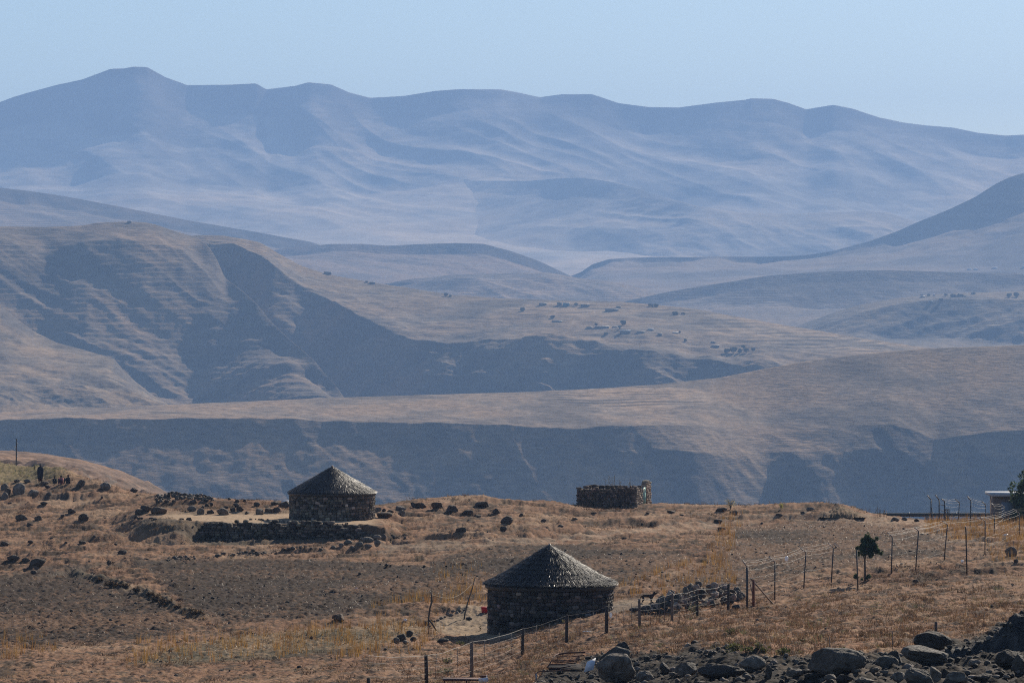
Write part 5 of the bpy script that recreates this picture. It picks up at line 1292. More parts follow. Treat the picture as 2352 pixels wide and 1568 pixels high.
for f, ar in [(.25, 0), (.5, 0), (.72, 0), (.93, 0), (1, .35), (1, .68), (1, 1.0)]:
    mb = MB()
    for (a, ta, aa), (b_, tb, ab) in zip(SQ[:-1], SQ[1:]):
        sag = rg.uniform(.02, .12); pts = []
        for t in np.linspace(0, 1, 9):
            v = (a + ta * f + aa * ar) * (1 - t) + (b_ + tb * f + ab * ar) * t
            pts.append((v.x, v.y - .04, v.z - sag * math.sin(math.pi * t) + .015 * math.sin(t * 17 + f * 9)))
        mb.tube(pts, .0055 if f > .9 else .003, 4, (.62, .6, .58), cap=False)
    mb.build('wire', M_wire, e)
# red corner post with its brace
p, h = post_at(*C7(537, 342), C7(537, 163)[1])
e2 = empty('corner_post', p, 'rusty red wooden corner post with a slanting brace between the two fences', 'post')
MB().tube([(0, 0, -.3), (.01, 0, h)], [.07, .065], 9, (.16, .055, .035)).build('post', M_wood, e2, smooth=True)
u = K * p.y; f_ = hit(*C7(676, 322)) - p
MB().tube([(-.15, .05, h * .98 + .1), tuple(f_ + Vector((0, 0, -.08)))], [.035, .04], 7, (.20, .15, .12)).build('brace', M_wood, e2, smooth=True)
MB().tube([(-.18, .03, h * .92), (.06, .05, .1)], .02, 6, (.07, .05, .045)).build('stay', M_steel, e2)
# lone steel posts
for i, (a, lb) in enumerate([(((868, 1230), (855, 870)), 'bare dark steel post just left of the small tree'), (((1843, 1087), (1832, 690), (1826, 655)), 'bent topped dark steel post standing nearest in front of the right fence'), ]):
    p = hit(*C4(*a[0])); u = K * p.y * .2569
    pts = [((q_[0] - a[0][0]) * u, 0, (a[0][1] - q_[1]) * u) for q_ in a]; pts[0] = (0, 0, -.3)
    tag(MB().tube(pts, .036, 7, (.03, .027, .027)).build('steel_post', M_steel, None, p, True), lb, 'post')
o = tag(MB().tube([(0, 0, .0), ((705 - 660) * K * 262 * .2569, 0, -(845 - 803) * K * 262 * .2569)], .025, 6, (.4, .36, .33)).build('loose_arm', M_steel, None, P(*C4(660, 803), 262.0)), 'loose pale steel arm caught in the wires left of the small tree', 'bar')
# compound fence on the brow
e = empty('compound_fence', hit(*CE(320, 885)), 'farther fence of steel posts with raked arms round the house at the right edge', 'fence'); inv = e.location.copy()
SQ = []
for a in [((320, 885), (322, 590), (268, 527)), ((432, 855), (430, 572), (378, 503)), ((500, 885), (505, 607), (458, 570)), ((680, 875), (703, 622), (640, 575)), ((850, 935), (857, 622), (806, 560)), ((1040, 875), (1053, 657), (1001, 607)), ((1170, 1030), (1172, 692), (1123, 632)), ((1290, 900), (1305, 690), (1235, 650))]:
    bx, tx, ax = (CE(*q_) for q_ in a); p = hit(*bx); u = K * p.y; l = p - inv
    t = Vector(((tx[0] - bx[0]) * u, 0, (bx[1] - tx[1]) * u)); arm = Vector(((ax[0] - tx[0]) * u, -.15, (tx[1] - ax[1]) * u))
    o = MB().tube([(0, 0, -.4), tuple(t)], .05 if len(SQ) in (0, 1, 2, 4) else .036, 7, (.045, .045, .048)).build('post', M_steel, e, tuple(l), True)
    MB().tube([tuple(t), tuple(t + arm)], .045, 6, (.17, .16, .15)).build('arm', M_steel, o)
    SQ.append((l, t, arm))
for f, ar in [(.3, 0), (.55, 0), (.8, 0), (.97, 0), (1, .5), (1, 1.0)]:
    mb = MB()
    for (a, ta, aa), (b_, tb, ab) in zip(SQ[2:-1], SQ[3:]):
        mb.tube([tuple((a + ta * f + aa * ar) * (1 - t) + (b_ + tb * f + ab * ar) * t - Vector((0, .05, .08 * math.sin(math.pi * t)))) for t in np.linspace(0, 1, 7)], .007, 4, (.6, .6, .58), cap=False)
    mb.build('wire', M_wire, e)
for h0 in (.80, .52):
    a, ta, _ = SQ[1]; b_, tb, _ = SQ[2]
    MB().tube([tuple(a + ta * h0), tuple(b_ + tb * h0)], .03, 6, (.06, .055, .055)).build('rail', M_steel, e)
p = hit(*CE(320, 885)); u = K * p.y * .1712
MB().tube([(10 * u, -.1, (885 - 690) * u), (32 * u, -.3, -.1)], .035, 6, (.1, .1, .1)).build('stay', M_steel, e)
# old crate-like gate lying at the fence
p = hit(*CE(540, 880)); u = K * p.y * .1712
e = empty('wooden_gate', p, 'weathered grey wooden gate frame leaning among the compound posts', 'gate')
for dx in (-22, 0, 22): MB().box((dx * u, 0, 78 * u), (11 * u, .08, 168 * u), 0, (.12, .105, .09)).build('upright', M_wood, e)
MB().box((0, -.07, 158 * u), (62 * u, .05, 12 * u), 0, (.15, .13, .11), ry=.03).build('rail', M_wood, e)
MB().box((0, -.07, 40 * u), (56 * u, .05, 9 * u), 0, (.12, .10, .09)).build('rail', M_wood, e)
# thin iron stakes and a post stub in the foreground
for i, (a, yt, yb, lb) in enumerate([(722, 250, 402, 'thin iron stake in the grass behind the widest foreground boulder'), (1241, 195, 360, 'thin iron stake in the grass above the smooth bluish boulder'), (2012, 55, 205, 'thin iron stake in the grass left of the gravel heap')]):
    p, h = post_at(*CB(a, yb), CB(a, yt)[1]); tag(MB().tube([(0, 0, -.2), (rg.normal(0, .02), 0, h)], .010, 5, (.05, .04, .038)).build('stake', M_steel, None, p), lb, 'stake')
p, h = post_at(*CB(1608, 215), CB(1608, 128)[1]); tag(MB().tube([(0, 0, -.2), (.01, 0, h - .03), (.01, 0, h)], [.055, .05, .04], 8, (.10, .085, .075)).build('post_stub', M_wood, None, p, True), 'short wooden post stub behind the black loaf shaped boulder', 'post')
p, h = post_at(846.5, 1580, 1557); tag(MB().tube([(0, 0, -.2), (.0, 0, h)], [.07, .065], 8, (.05, .045, .04)).build('post_stub', M_wood, None, p, True), 'dark post top at the bottom edge, leftmost of the fence line', 'post')

# washing line poles in the yard of the near hut
p = hit(*C6(524, 530)); u = K * p.y * .3425
e = empty('line_pole', p, 'crooked upright branch pole with a propping stick left of the near hut', 'pole')
pts = [(524, 540), (522, 500), (521, 440), (530, 360), (545, 310), (543, 280), (539, 245)]
MB().tube([((a - 524) * u, 0, (530 - b_) * u) for a, b_ in pts], [.05, .048, .045, .042, .045, .038, .025], 7, (.10, .08, .065)).build('pole', M_wood, e, smooth=True)
MB().tube([((524 - 524) * u, 0, (530 - 430) * u), ((545 - 524) * u, -.15, (530 - 455) * u), ((575 - 524) * u, -.3, (530 - 502) * u)], [.04, .045, .035], 7, (.07, .055, .045)).build('prop', M_wood, e, smooth=True)
p2 = hit(*C6(762, 432)); u = K * p2.y * .3425
tag(MB().tube([((a - 762) * u, 0, (432 - b_) * u) for a, b_ in [(761, 440), (765, 400), (785, 320), (812, 240), (836, 150)]], [.045, .042, .038, .03, .02], 7, (.12, .10, .08)).build('line_pole', M_wood, None, p2, True), 'long thin leaning pole left of the near hut', 'pole')
a = p2 + Vector(((820 - 762) * u, 0, (432 - 190) * u)); b_ = p + Vector((.1, 0, (530 - 262) * K * p.y * .3425))
tag(MB().tube([tuple(a * (1 - t) + b_ * t - Vector((0, 0, .55 * math.sin(math.pi * t) * (1 - .3 * t)))) for t in np.linspace(0, 1, 14)], .009, 4, (.45, .40, .33), cap=False).build('washing_line', M_cloth), 'sagging pale rope strung between the two yard poles', 'rope')

# ------------------------------------------------------------------ house, pipe and small things
Yh = 388.0; u = K * Yh
hx = lambda x: (x - HX) * u
hz_ = lambda y: (HY - y) * u
g0 = gz1(hx(2300), Yh) - .3
e = empty('flat_roofed_house', (hx(2300), Yh, g0), 'small brick house with a white flat roof at the right edge', 'house')
zt = hz_(1139) - g0
W1 = (2420 - 2286) * u; D1 = 4.4
MB().box((W1 / 2 + (2286 - 2300) * u, D1 / 2, zt / 2), (W1, D1, zt), R(6) * 0, (.19, .155, .135)).build('wall', mat('brick', rough=.9, spec=.15, var=.35, scale=9, bump=.012, bscale=30, stretch=(1, 1, 3)), e)
MB().box((W1 / 2 + (2286 - 2300) * u, D1 / 2 - .1, zt + .10), (W1 + .75, D1 + 1.0, .20), 0, (.42, .42, .43)).build('roof', M_paint, e)
MB().box(((2313 - 2300) * u, -.05, zt * .60), (.95, .08, 1.25), 0, (.22, .26, .32)).build('window', M_paint, e)
MB().box(((2313 - 2300) * u, -.07, zt * .60 - .68), (1.1, .14, .07), 0, (.55, .55, .55)).build('sill', M_paint, e)
MB().box(((2340 - 2300) * u, -.04, zt * .42), (.85, .09, zt * .84), 0, (.10, .07, .05)).build('door', M_wood, e)
# long dark pipe carried on low supports just over the brow
Yp = 409.0; u = K * Yp; xa, xb = (1972 - HX) * u, (2420 - HX) * u; zp = (HY - 1181.5) * u
e = empty('pipeline', (xa, Yp, zp), 'long dark horizontal pipe behind the compound posts on the brow', 'pipe')
mb = MB().tube([(t * (xb - xa), 0, 0) for t in np.linspace(0, 1, 20)], .165, 14, (.05, .06, .055)); mb.build('pipe', M_steel, e, smooth=True)
for t in np.linspace(.02, .98, 9):
    MB().tube([(t * (xb - xa) - .03, 0, 0), (t * (xb - xa) + .03, 0, 0)], .20, 14, (.04, .048, .045)).build('flange', M_steel, e)
for t in (.1, .35, .6, .85):
    X = t * (xb - xa); zg = gz1(xa + X, Yp) - zp - .2
    MB().box((X, .0, zg / 2 - .1), (.3, .3, abs(zg)), 0, (.3, .28, .25)).build('support', M_stone, e)
# earth mound on the brow
b0 = hit(*C4(720, 560)); u = K * b0.y
rngm = np.random.default_rng(9); n = 60; m_ = 26
Xg, Yg = np.meshgrid(np.linspace(-1, 1, n), np.linspace(-1, 1, m_))
w_ = 108 * u; rr = np.hypot(Xg, Yg)
Hm = np.interp(Xg, [-1, -.72, -.5, -.15, .0, .12, .5, .8, 1], [-.12, .02, .08, .30, .36, .33, .16, .04, -.12]) * 30 * u * 3.2 * .62
Zm = .8 * Hm * np.clip(1 - Yg ** 2 * 1.05, -.2, 1) - .12 * (rr > .95) + .14 * fbm(Xg * 9, Yg * 9, 5, 4)
Vm = np.stack([Xg * w_ / 2, Yg * 3.0, Zm], -1).reshape(-1, 3)
i = np.arange(m_ - 1)[:, None] * n + np.arange(n - 1)[None, :]
cm = mix(np.broadcast_to(np.array((.13, .095, .06)), Zm.shape + (3,)), (.30, .19, .11), sstep(-.2, .4, fbm(Xg * 5, Yg * 5, 6, 3))).reshape(-1, 3)
o = add('earth_mound', make_mesh('earth_mound', Vm, np.stack([i, i + 1, i + n + 1, i + n], -1).reshape(-1, 4), cm, True), M_ground, None, (b0.x, b0.y + 1.5, b0.z - .05))
tag(o, 'low grassy earth mound on the brow left of the dark pipe', 'mound')
# gravel heap at the right edge
hl = [CB(1880, 300), CB(1960, 262), CB(2060, 190), CB(2200, 100), CB(2330, 25), (2380, 1390), (2500, 1320), (2650, 1300)]
n, m_ = 170, 150
xs_ = np.linspace(2170, 2640, n)
ytop = np.interp(xs_, [2170] + [q_[0] for q_ in hl], [1486] + [q_[1] for q_ in hl])
Y_c = 136.0; ztop = (HY - ytop) * K * Y_c
T_ = np.linspace(-1, 1, m_)[:, None]
Yg = (Y_c + T_ * 14.0) + 0 * xs_[None, :]; Xg = (xs_[None, :] - HX) * K * Yg
gz_ = gz(Xg.ravel(), Yg.ravel()).reshape(Xg.shape)
hgt = np.maximum(ztop[None, :] - gz(((xs_ - HX) * K * Y_c), np.full(n, Y_c))[None, :], -.1)
run = np.maximum(hgt / .66, .3)
Zg = np.maximum(gz_[m_ // 2][None, :] + hgt - np.abs(Yg - Y_c) * .66, gz_ - .12)
Zg = Zg + np.where(Zg > gz_, 1, 0) * (.24 * fbm(Xg / 1.1, Yg / 1.1, 12, 4) + .10 * fbm(Xg / .22, Yg / .22, 13, 2))
i = np.arange(m_ - 1)[:, None] * n + np.arange(n - 1)[None, :]
cg = mix(np.broadcast_to(np.array((.030, .027, .025)), Zg.shape + (3,)), (.075, .065, .055), sstep(-.1, .5, fbm(Xg / .5, Yg / .5, 14, 3)))
o = add('gravel_heap', make_mesh('gravel_heap', np.stack([Xg, Yg, Zg], -1).reshape(-1, 3), np.stack([i, i + 1, i + n + 1, i + n], -1).reshape(-1, 4), cg.reshape(-1, 3), True), M_rock)
tag(o, 'tall heap of dark gravel rising at the right edge', 'heap')
N = 2600; ii = rg.integers(3, m_ // 2 + 6, N); jj = rg.integers(0, n, N); ok = Zg[ii, jj] > gz_[ii, jj] + .05; ii, jj = ii[ok], jj[ok]; N = len(ii)
s = .02 * 6 ** (rg.random(N) ** 2); I, Fi = ICO1
V = np.stack([Xg[ii, jj] + rg.normal(0, .05, N), Yg[ii, jj], Zg[ii, jj] + s * .3], -1)[:, None, :] + I[None] * s[:, None, None] * (1 + rg.normal(0, .18, (N, len(I), 1))) * np.array([1, 1, .7])
c = np.repeat(np.array([(.04, .036, .034), (.08, .07, .06), (.16, .14, .12)])[rg.integers(0, 3, N)], len(I), axis=0)
q_ = add('loose_stones', make_mesh('loose_stones', V.reshape(-1, 3), (Fi[None] + (np.arange(N) * len(I))[:, None, None]).reshape(-1, 3), c), M_rock, o); q_['kind'] = 'stuff'

# rusty bed frame and white panel in the foreground
p = hit(*CC(1640, 640)); u = K * p.y * .1998
e = empty('bed_frame', p, 'rusty iron bed base lying in the gravel left of the biggest boulder', 'bed frame')
Q = lambda a, b_, dy=0.0: ((a - 1640) * u, dy, (640 - b_) * u)
MB().tube([Q(1450, 590, 0), Q(1490, 562, .1), Q(1860, 545, .2)], .018, 6, (1, 1, 1)).build('front_rail', M_rust, e)
MB().tube([Q(1590, 540, .9), Q(1690, 440, 2.6), Q(1730, 432, 2.9)], .022, 6).build('side_rail', M_rust, e)
MB().tube([Q(1690, 445, 2.8), Q(1830, 425, 3.0), Q(2040, 418, 3.0)], .03, 6).build('back_rail', M_rust, e)
for (a, b0_, c0, d0, dy) in [(1600, 545, 1860, 522, .9), (1625, 512, 1900, 495, 1.3), (1650, 495, 1960, 478, 1.7), (1660, 492, 2020, 468, 2.1), (1700, 460, 2030, 440, 2.6)]:
    w0 = np.array(Q(a, b0_, dy)); w1 = np.array(Q(c0, d0, dy)); cc = (w0 + w1) / 2
    MB().tube([tuple(w0), tuple(cc + np.array((0, 0, -.03))), tuple(w1)], [.022, .02, .022], 6).build('slat', M_rust, e)
MB().box(Q(1800, 560, 1.6), (380 * u, 2.2, .03), 0, (.022, .017, .015), rx=.02).build('shade_sheet', M_ground, e)  # near-black sheet added below the slats for the shade inside the frame
MB().tube([Q(1462, 660, -.1), Q(1460, 585, 0)], .03, 6, (.3, .3, .3)).build('leg', M_steel, e)
p = hit(*CC(2035, 575)); u = K * p.y * .1998
tag(MB().put([((a - 2035) * u, dy, (565 - b_) * u) for a, b_, dy in [(2010, 562, 0), (2118, 535, .02), (2150, 405, .35), (2045, 452, .35), (2010, 562, .03), (2118, 535, .05), (2150, 405, .38), (2045, 452, .38)]],
     np.array([[0, 1, 2, 3], [7, 6, 5, 4], [0, 4, 5, 1], [1, 5, 6, 2], [2, 6, 7, 3], [3, 7, 4, 0]]), (.70, .71, .75)).build('white_panel', M_paint, None, p), 'white sheet panel leaning on the biggest foreground boulder', 'panel')
p = hit(*CC(1900, 560)); u = K * p.y * .1998
mb = MB()
V = np.array([((a - 1900) * u, dy, (560 - b_) * u) for a, b_, dy in [(1855, 552, 0), (1905, 500, .15), (1945, 556, 0), (1890, 548, -.2), (1880, 520, .1), (1925, 525, -.05)]])
mb.put(V, np.array([[0, 3, 4], [4, 3, 5], [5, 3, 2], [4, 5, 1]]), (.62, .62, .74)); tag(mb.build('plastic_scrap', M_plastic, None, p), 'crumpled white plastic scrap on the rusty bed base', 'scrap')
# dark metal frame with a white corner at the bottom edge
p = hit(*CC(660, 720)); u = K * p.y * .1998
e = empty('metal_tray', p, 'dark flat metal frame with a white corner plate at the bottom edge', 'frame')
MB().box((-10 * u, .4, 36 * u), (520 * u, .9, .05), 0, (.06, .035, .03)).build('frame', M_rust, e)
for dx in (-255, 0, 200): MB().box((dx * u, .05, 8 * u), (.05, .05, 60 * u), 0, (.06, .035, .03)).build('leg', M_rust, e)
MB().box((195 * u, -.06, 34 * u), (110 * u, .03, 62 * u), 0, (.75, .75, .78), ry=-.1).build('corner_plate', M_paint, e)
MB().box((190 * u, .3, 70 * u), (66 * u, .10, 26 * u), 0, (.10, .05, .04)).build('block', M_rust, e)
MB().box((232 * u, .2, 68 * u), (10 * u, .08, 34 * u), 0, (.7, .7, .72)).build('white_strip', M_paint, e)

def bag(x, y, w, h, label, name='plastic_bag', col=(.82, .82, .84), Y=None, seed=0):
    p = P(x, y, Y) if Y else hit(x, y); u = K * p.y; rng = np.random.default_rng(900 + seed)
    V = ICO2[0] * (1 + .3 * n3(ICO2[0], rng, 3))[:, None] * np.array([w * u / 2, w * u * .35, h * u / 2])
    V[:, 2] += 0 if Y else h * u * .4
    return tag(MB().put(V, ICO2[1], col).build(name, M_plastic, None, p, True), label, 'bag')
bag(*C4(229, 942), 8, 14, 'white plastic bag caught high on the tall fence wires', Y=hit(*C4(123, 1315)).y + .5, seed=1)
bag(1403, 1412, 7, 15, 'white plastic bag caught on the wooden post at the near hut corner', Y=hit(*C6(1715, 524)).y + .3, seed=2)
bag(*C2(335, 447), 22, 8, 'crumpled pale plastic on the skyline rocks left of the far hut', 'plastic_sheet', (.75, .78, .85), seed=3)
bag(*C4(1800, 975), 7, 7, 'small white scrap by dark litter under the right end of the tall fence', seed=4)
bag(*C4(2188, 745), 11, 5, 'white litter in the grass by the right edge fence', seed=5)
bag(*C6(367, 442), 9, 6, 'pale blue grey scrap in the weeds left of the near hut yard', col=(.6, .65, .75), seed=6)
bag(*C2(965, 1215), 7, 4, 'pinkish white scrap in the middle ploughed field', col=(.75, .6, .55), seed=7)
bag(*C6(1590, 512), 24, 3, 'strip of white litter in the grass right of the near hut', seed=8)
# red tub by the wall
p = hit(*C6(900, 392)); u = K * p.y * .3425
e = empty('red_tub', p, 'bright red plastic tub at the left side of the near hut wall', 'tub')
mb = MB()
for r0, r1, z0, z1 in [(.17, .21, .0, .30)]:
    mb.tube([(0, 0, z0), (0, 0, z1)], [r0, r1], 18, (.50, .012, .01))
    mb.tube([(0, 0, z1 - .03), (0, 0, z1 + .01)], [r1 + .02, r1 + .02], 18, (.55, .015, .012))
mb.build('tub', M_paint, e, smooth=False)
th = np.linspace(0, math.pi, 12); MB().tube([(.2 * math.cos(t), -.05 - .12 * math.sin(t), .30 - .03 * math.sin(t)) for t in th], .008, 5, (.6, .6, .6)).build('handle', M_wire, e)

# utility pole and a short post at the left brow
p = Vector(((37 - HX) * K * 486, 486, gz1((37 - HX) * K * 486, 486))); u = K * 486
e = empty('utility_pole', p, 'wooden utility pole with white insulators on the left skyline', 'pole')
hp_ = (HY - 1007) * u - p.z
MB().tube([(0, 0, -.3), (.02, 0, hp_ * .5), (.05, 0, hp_)], [.075, .07, .055], 8, (.09, .08, .075)).build('pole', M_wood, e, smooth=True)
for a, b_ in [(6, 1018), (-4, 1026), (-5, 1031), (5, 1042), (4, 1048)]:
    z = (HY - b_) * u - p.z
    MB().tube([(.03, 0, z), (a * u * .6, -.02, z)], .018, 6, (.2, .2, .2)).tube([(a * u * .6, -.02, z - .05), (a * u * .6, -.02, z + .06)], [.05, .035], 8, (.75, .76, .78)).build('insulator', M_paint, e)
p, h = post_at(*C1(305, 340), C1(305, 285)[1]); tag(MB().tube([(0, 0, -.2), (.02, 0, h)], .05, 7, (.10, .07, .06)).build('short_post', M_wood, None, p), 'short thin post on the left skyline beside the standing person', 'post')
# ------------------------------------------------------------------ people and the dog
def skin(name, nodes, edges, rad, m, parent=None, loc=(0, 0, 0), root=0, sub=2):
    me = bpy.data.meshes.new(name); me.from_pydata([tuple(n) for n in nodes], edges, [])
    o = add(name, me, m, parent, loc)
    md = o.modifiers.new('skin', 'SKIN'); md.use_smooth_shade = True
    for i, r in enumerate(rad):
        v = me.skin_vertices[0].data[i]; v.radius = (r, r) if np.isscalar(r) else r
    me.skin_vertices[0].data[root].use_root = True
    sb = o.modifiers.new('sub', 'SUBSURF'); sb.levels = sub; sb.render_levels = sub
    return o
def colour(me, c):
    a = me.color_attributes.new('Col', 'FLOAT_COLOR', 'POINT'); a.data.foreach_set('color', np.tile((*c, 1.0), len(me.vertices)).astype(np.float32).ravel())
def lathe(mb, rings, n=20, col=(1, 1, 1), fold=0.0, seed=0):
    """closed shape through elliptical rings (cx, cy, z, rx, ry)"""
    rng = np.random.default_rng(seed); ph = rng.uniform(0, 6.28, 3)
    a = np.arange(n) * 2 * math.pi / n; V = []
    for k, (cx, cy, z, rx, ry) in enumerate(rings):
        f = 1 + fold * (k / len(rings)) * (np.sin(a * 5 + ph[0]) + .6 * np.sin(a * 8 + ph[1] + k * .2))
        V.append(np.stack([cx + rx * f * np.cos(a), cy + ry * f * np.sin(a), np.full(n, z)], -1))
    m = len(V); V = np.vstack(V + [np.array([[rings[0][0], rings[0][1], rings[0][2]]]), np.array([[rings[-1][0], rings[-1][1], rings[-1][2]]])])
    i = np.arange(m - 1)[:, None] * n; j = np.arange(n)[None, :]; jn = (j + 1) % n
    F = [np.stack([i + j, i + jn, i + n + jn, i + n + j], -1).reshape(-1, 4), np.stack([np.full(n, m * n), jn[0], j[0]], -1), np.stack([np.full(n, m * n + 1), (m - 1) * n + j[0], (m - 1) * n + jn[0]], -1)]
    return mb.put(V, F, col)
def head_nodes(c, f, s=1.0):
    """skull, face, nose and neck joints; f = facing direction in plan"""
    c = np.array(c); f = np.array((*f, 0.0)); f /= np.linalg.norm(f)
    return [c, c + np.array((0, 0, .09)) * s, c + f * .045 * s + np.array((0, 0, .02)) * s, c + f * .10 * s + np.array((0, 0, .03)) * s]
def body(parent, pelvis, chest, neck, head, f, arms, legs, s=1.0):
    """one continuous surface: trunk, head with nose, arms with hands of five fingers, legs with feet"""
    N, E, Rr = [], [], []
    def ad(p, r, to=None):
        N.append(tuple(p)); Rr.append(r)
        if to is not None: E.append((to, len(N) - 1))
        return len(N) - 1
    pv = ad(pelvis, .14 * s); ch = ad(chest, (.16 * s, .12 * s), pv); nk = ad(neck, .055 * s, ch)
    hn = head_nodes(head, f, s)
    h0 = ad(hn[0], .085 * s, nk); ad(hn[1], .085 * s, h0); h2 = ad(hn[2], .06 * s, h0); ad(hn[3], .018 * s, h2)
    for sh, el, wr, tip in arms:
        a = ad(sh, .065 * s, ch); b = ad(el, .045 * s, a); w = ad(wr, .032 * s, b)
        wr = np.array(wr); tip = np.array(tip); d = tip - wr; L = np.linalg.norm(d); d /= L
        sd = np.cross(d, (0, 0, 1.0)); sd /= np.linalg.norm(sd) + 1e-6
        pm = ad(wr + d * L * .45, (.036 * s, .02 * s), w)
        for k, (off, ln) in enumerate([(-.03, .9), (-.01, 1.05), (.01, 1.0), (.03, .8)]):
            q = ad(wr + d * L * .75 + sd * off * s, .010 * s, pm); ad(wr + d * L * ln + sd * off * 1.2 * s - np.array((0, 0, .02)) * s, .008 * s, q)
        q = ad(wr + d * L * .45 + sd * .05 * s, .011 * s, w); ad(wr + d * L * .7 + sd * .065 * s, .009 * s, q)
    for hp, kn, an, to in legs:
        a = ad(hp, .085 * s, pv); b = ad(kn, .06 * s, a); c = ad(an, .038 * s, b); ad(to, .035 * s, c)
    return skin('body', N, E, Rr, M_skin, parent)
# standing figure wrapped in a dark blanket
p = hit(*C1(360, 442)); s = 1.62 / 1.7 * (162 * .2569 * K * p.y) / 1.62
e = empty('person', p, 'person standing in a dark blanket and hat on the left brow', 'person')
z = lambda v: v * s
body(e, (0, 0, z(.92)), (0, .0, z(1.30)), (0, 0, z(1.46)), (0, -.01, z(1.56)), (.5, -1), [((.17 * s, 0, z(1.36)), (.22 * s, -.1 * s, z(1.10)), (.08 * s, -.24 * s, z(1.18)), (-.04 * s, -.26 * s, z(1.24))), ((-.17 * s, 0, z(1.36)), (-.23 * s, -.1 * s, z(1.10)), (-.08 * s, -.24 * s, z(1.10)), (.04 * s, -.26 * s, z(1.14)))],
     [((.09 * s, 0, z(.85)), (.10 * s, -.02, z(.48)), (.10 * s, 0, z(.08)), (.12 * s, -.13 * s, z(.03))), ((-.09 * s, 0, z(.85)), (-.10 * s, -.02, z(.48)), (-.10 * s, .02, z(.08)), (-.12 * s, -.11 * s, z(.03)))], s)
mb = MB(); lathe(mb, [(0, 0, z(1.49), .07 * s, .07 * s), (0, 0, z(1.44), .16 * s, .12 * s), (.01, -.02, z(1.36), .25 * s, .18 * s), (.01, -.04, z(1.15), .30 * s, .25 * s), (.0, -.03, z(.9), .29 * s, .24 * s), (-.01, -.02, z(.6), .26 * s, .22 * s), (-.01, 0, z(.36), .25 * s, .21 * s), (-.01, 0, z(.35), .22 * s, .18 * s)], 26, (.022, .022, .032), .03, 2)
mb.build('blanket', M_cloth, e, smooth=True)
mb = MB(); lathe(mb, [(0, 0, z(.40), .20 * s, .16 * s), (0, 0, z(.25), .20 * s, .16 * s), (0, 0, z(.12), .20 * s, .17 * s)], 20, (.07, .022, .02), .03, 3); mb.build('skirt', M_cloth, e, smooth=True)
mb = MB(); lathe(mb, [(0, 0, z(1.60), .13 * s, .14 * s), (0, 0, z(1.62), .105 * s, .115 * s), (0, 0, z(1.70), .09 * s, .10 * s), (.01, 0, z(1.76), .05 * s, .055 * s)], 18, (.17, .15, .14)); mb.build('hat', M_cloth, e, smooth=True)
for sx in (-1, 1):
    mb = MB(); mb.tube([(sx * .10 * s, .02 * s, z(.14)), (sx * .10 * s, .02 * s, z(.05)), (sx * .115 * s, -.08 * s, z(.035)), (sx * .125 * s, -.17 * s, z(.03))], [.05 * s, .055 * s, .05 * s, .035 * s], 8, (.02, .018, .016)); mb.build('boot', M_cloth, e, smooth=True)
# three seated figures
for i, (a, b_, c0, c1, hat, lb) in enumerate([(487, 464, (.03, .032, .04), (.02, .02, .024), (.02, .018, .018), 'smallest seated person in dark clothes, nearest the standing person'), (547, 462, (.55, .20, .19), (.10, .05, .06), (.03, .02, .018), 'seated person in a pink top between two dark clothed ones'), (611, 462, (.03, .018, .022), (.03, .025, .03), (.09, .02, .02), 'seated person in dark clothes beside the squarish brown boulder')]):
    p = hit(*C1(a, b_)); k = [.80, .95, 1.0][i]
    e = empty('person', p, lb, 'person', rz=[.3, -.2, -.5][i])
    body(e, (0, 0, .14 * k), (0, .02 * k, .46 * k), (0, 0, .60 * k), (0, -.02 * k, .70 * k), (.2, -1), [((.16 * k, 0, .52 * k), (.24 * k, -.16 * k, .34 * k), (.08 * k, -.36 * k, .38 * k), (-.06 * k, -.40 * k, .40 * k)), ((-.16 * k, 0, .52 * k), (-.24 * k, -.16 * k, .34 * k), (-.08 * k, -.37 * k, .36 * k), (.06 * k, -.41 * k, .38 * k))],
         [((.09 * k, -.03, .13 * k), (.13 * k, -.36 * k, .46 * k), (.12 * k, -.52 * k, .06 * k), (.12 * k, -.64 * k, .03 * k)), ((-.09 * k, -.03, .13 * k), (-.13 * k, -.36 * k, .46 * k), (-.12 * k, -.52 * k, .06 * k), (-.12 * k, -.64 * k, .03 * k))], k)
    mb = MB(); lathe(mb, [(0, 0, .60 * k, .07 * k, .06 * k), (0, .01, .56 * k, .15 * k, .10 * k), (0, .01, .47 * k, .21 * k, .15 * k), (0, 0, .28 * k, .20 * k, .16 * k), (0, 0, .05 * k, .21 * k, .18 * k), (0, 0, .04 * k, .18 * k, .15 * k)], 20, c0, .02, i); mb.build('top', M_cloth, e, smooth=True)
    for sx in (-1, 1):
        mb = MB(); mb.tube([(sx * .09 * k, 0, .14 * k), (sx * .13 * k, -.36 * k, .47 * k), (sx * .12 * k, -.51 * k, .10 * k)], [.105 * k, .08 * k, .06 * k], 9, c1); mb.build('trouser_leg', M_cloth, e, smooth=True)
        mb = MB(); mb.tube([(sx * .15 * k, 0, .54 * k), (sx * .235 * k, -.15 * k, .345 * k), (sx * .11 * k, -.33 * k, .375 * k)], [.075 * k, .06 * k, .045 * k], 9, c0); mb.build('sleeve', M_cloth, e, smooth=True)
    mb = MB(); lathe(mb, [(0, .0, .735 * k, .095 * k, .105 * k), (0, .0, .79 * k, .095 * k, .105 * k), (0, .01, .84 * k, .06 * k, .07 * k)], 16, hat); mb.build('cap', M_cloth, e, smooth=True)
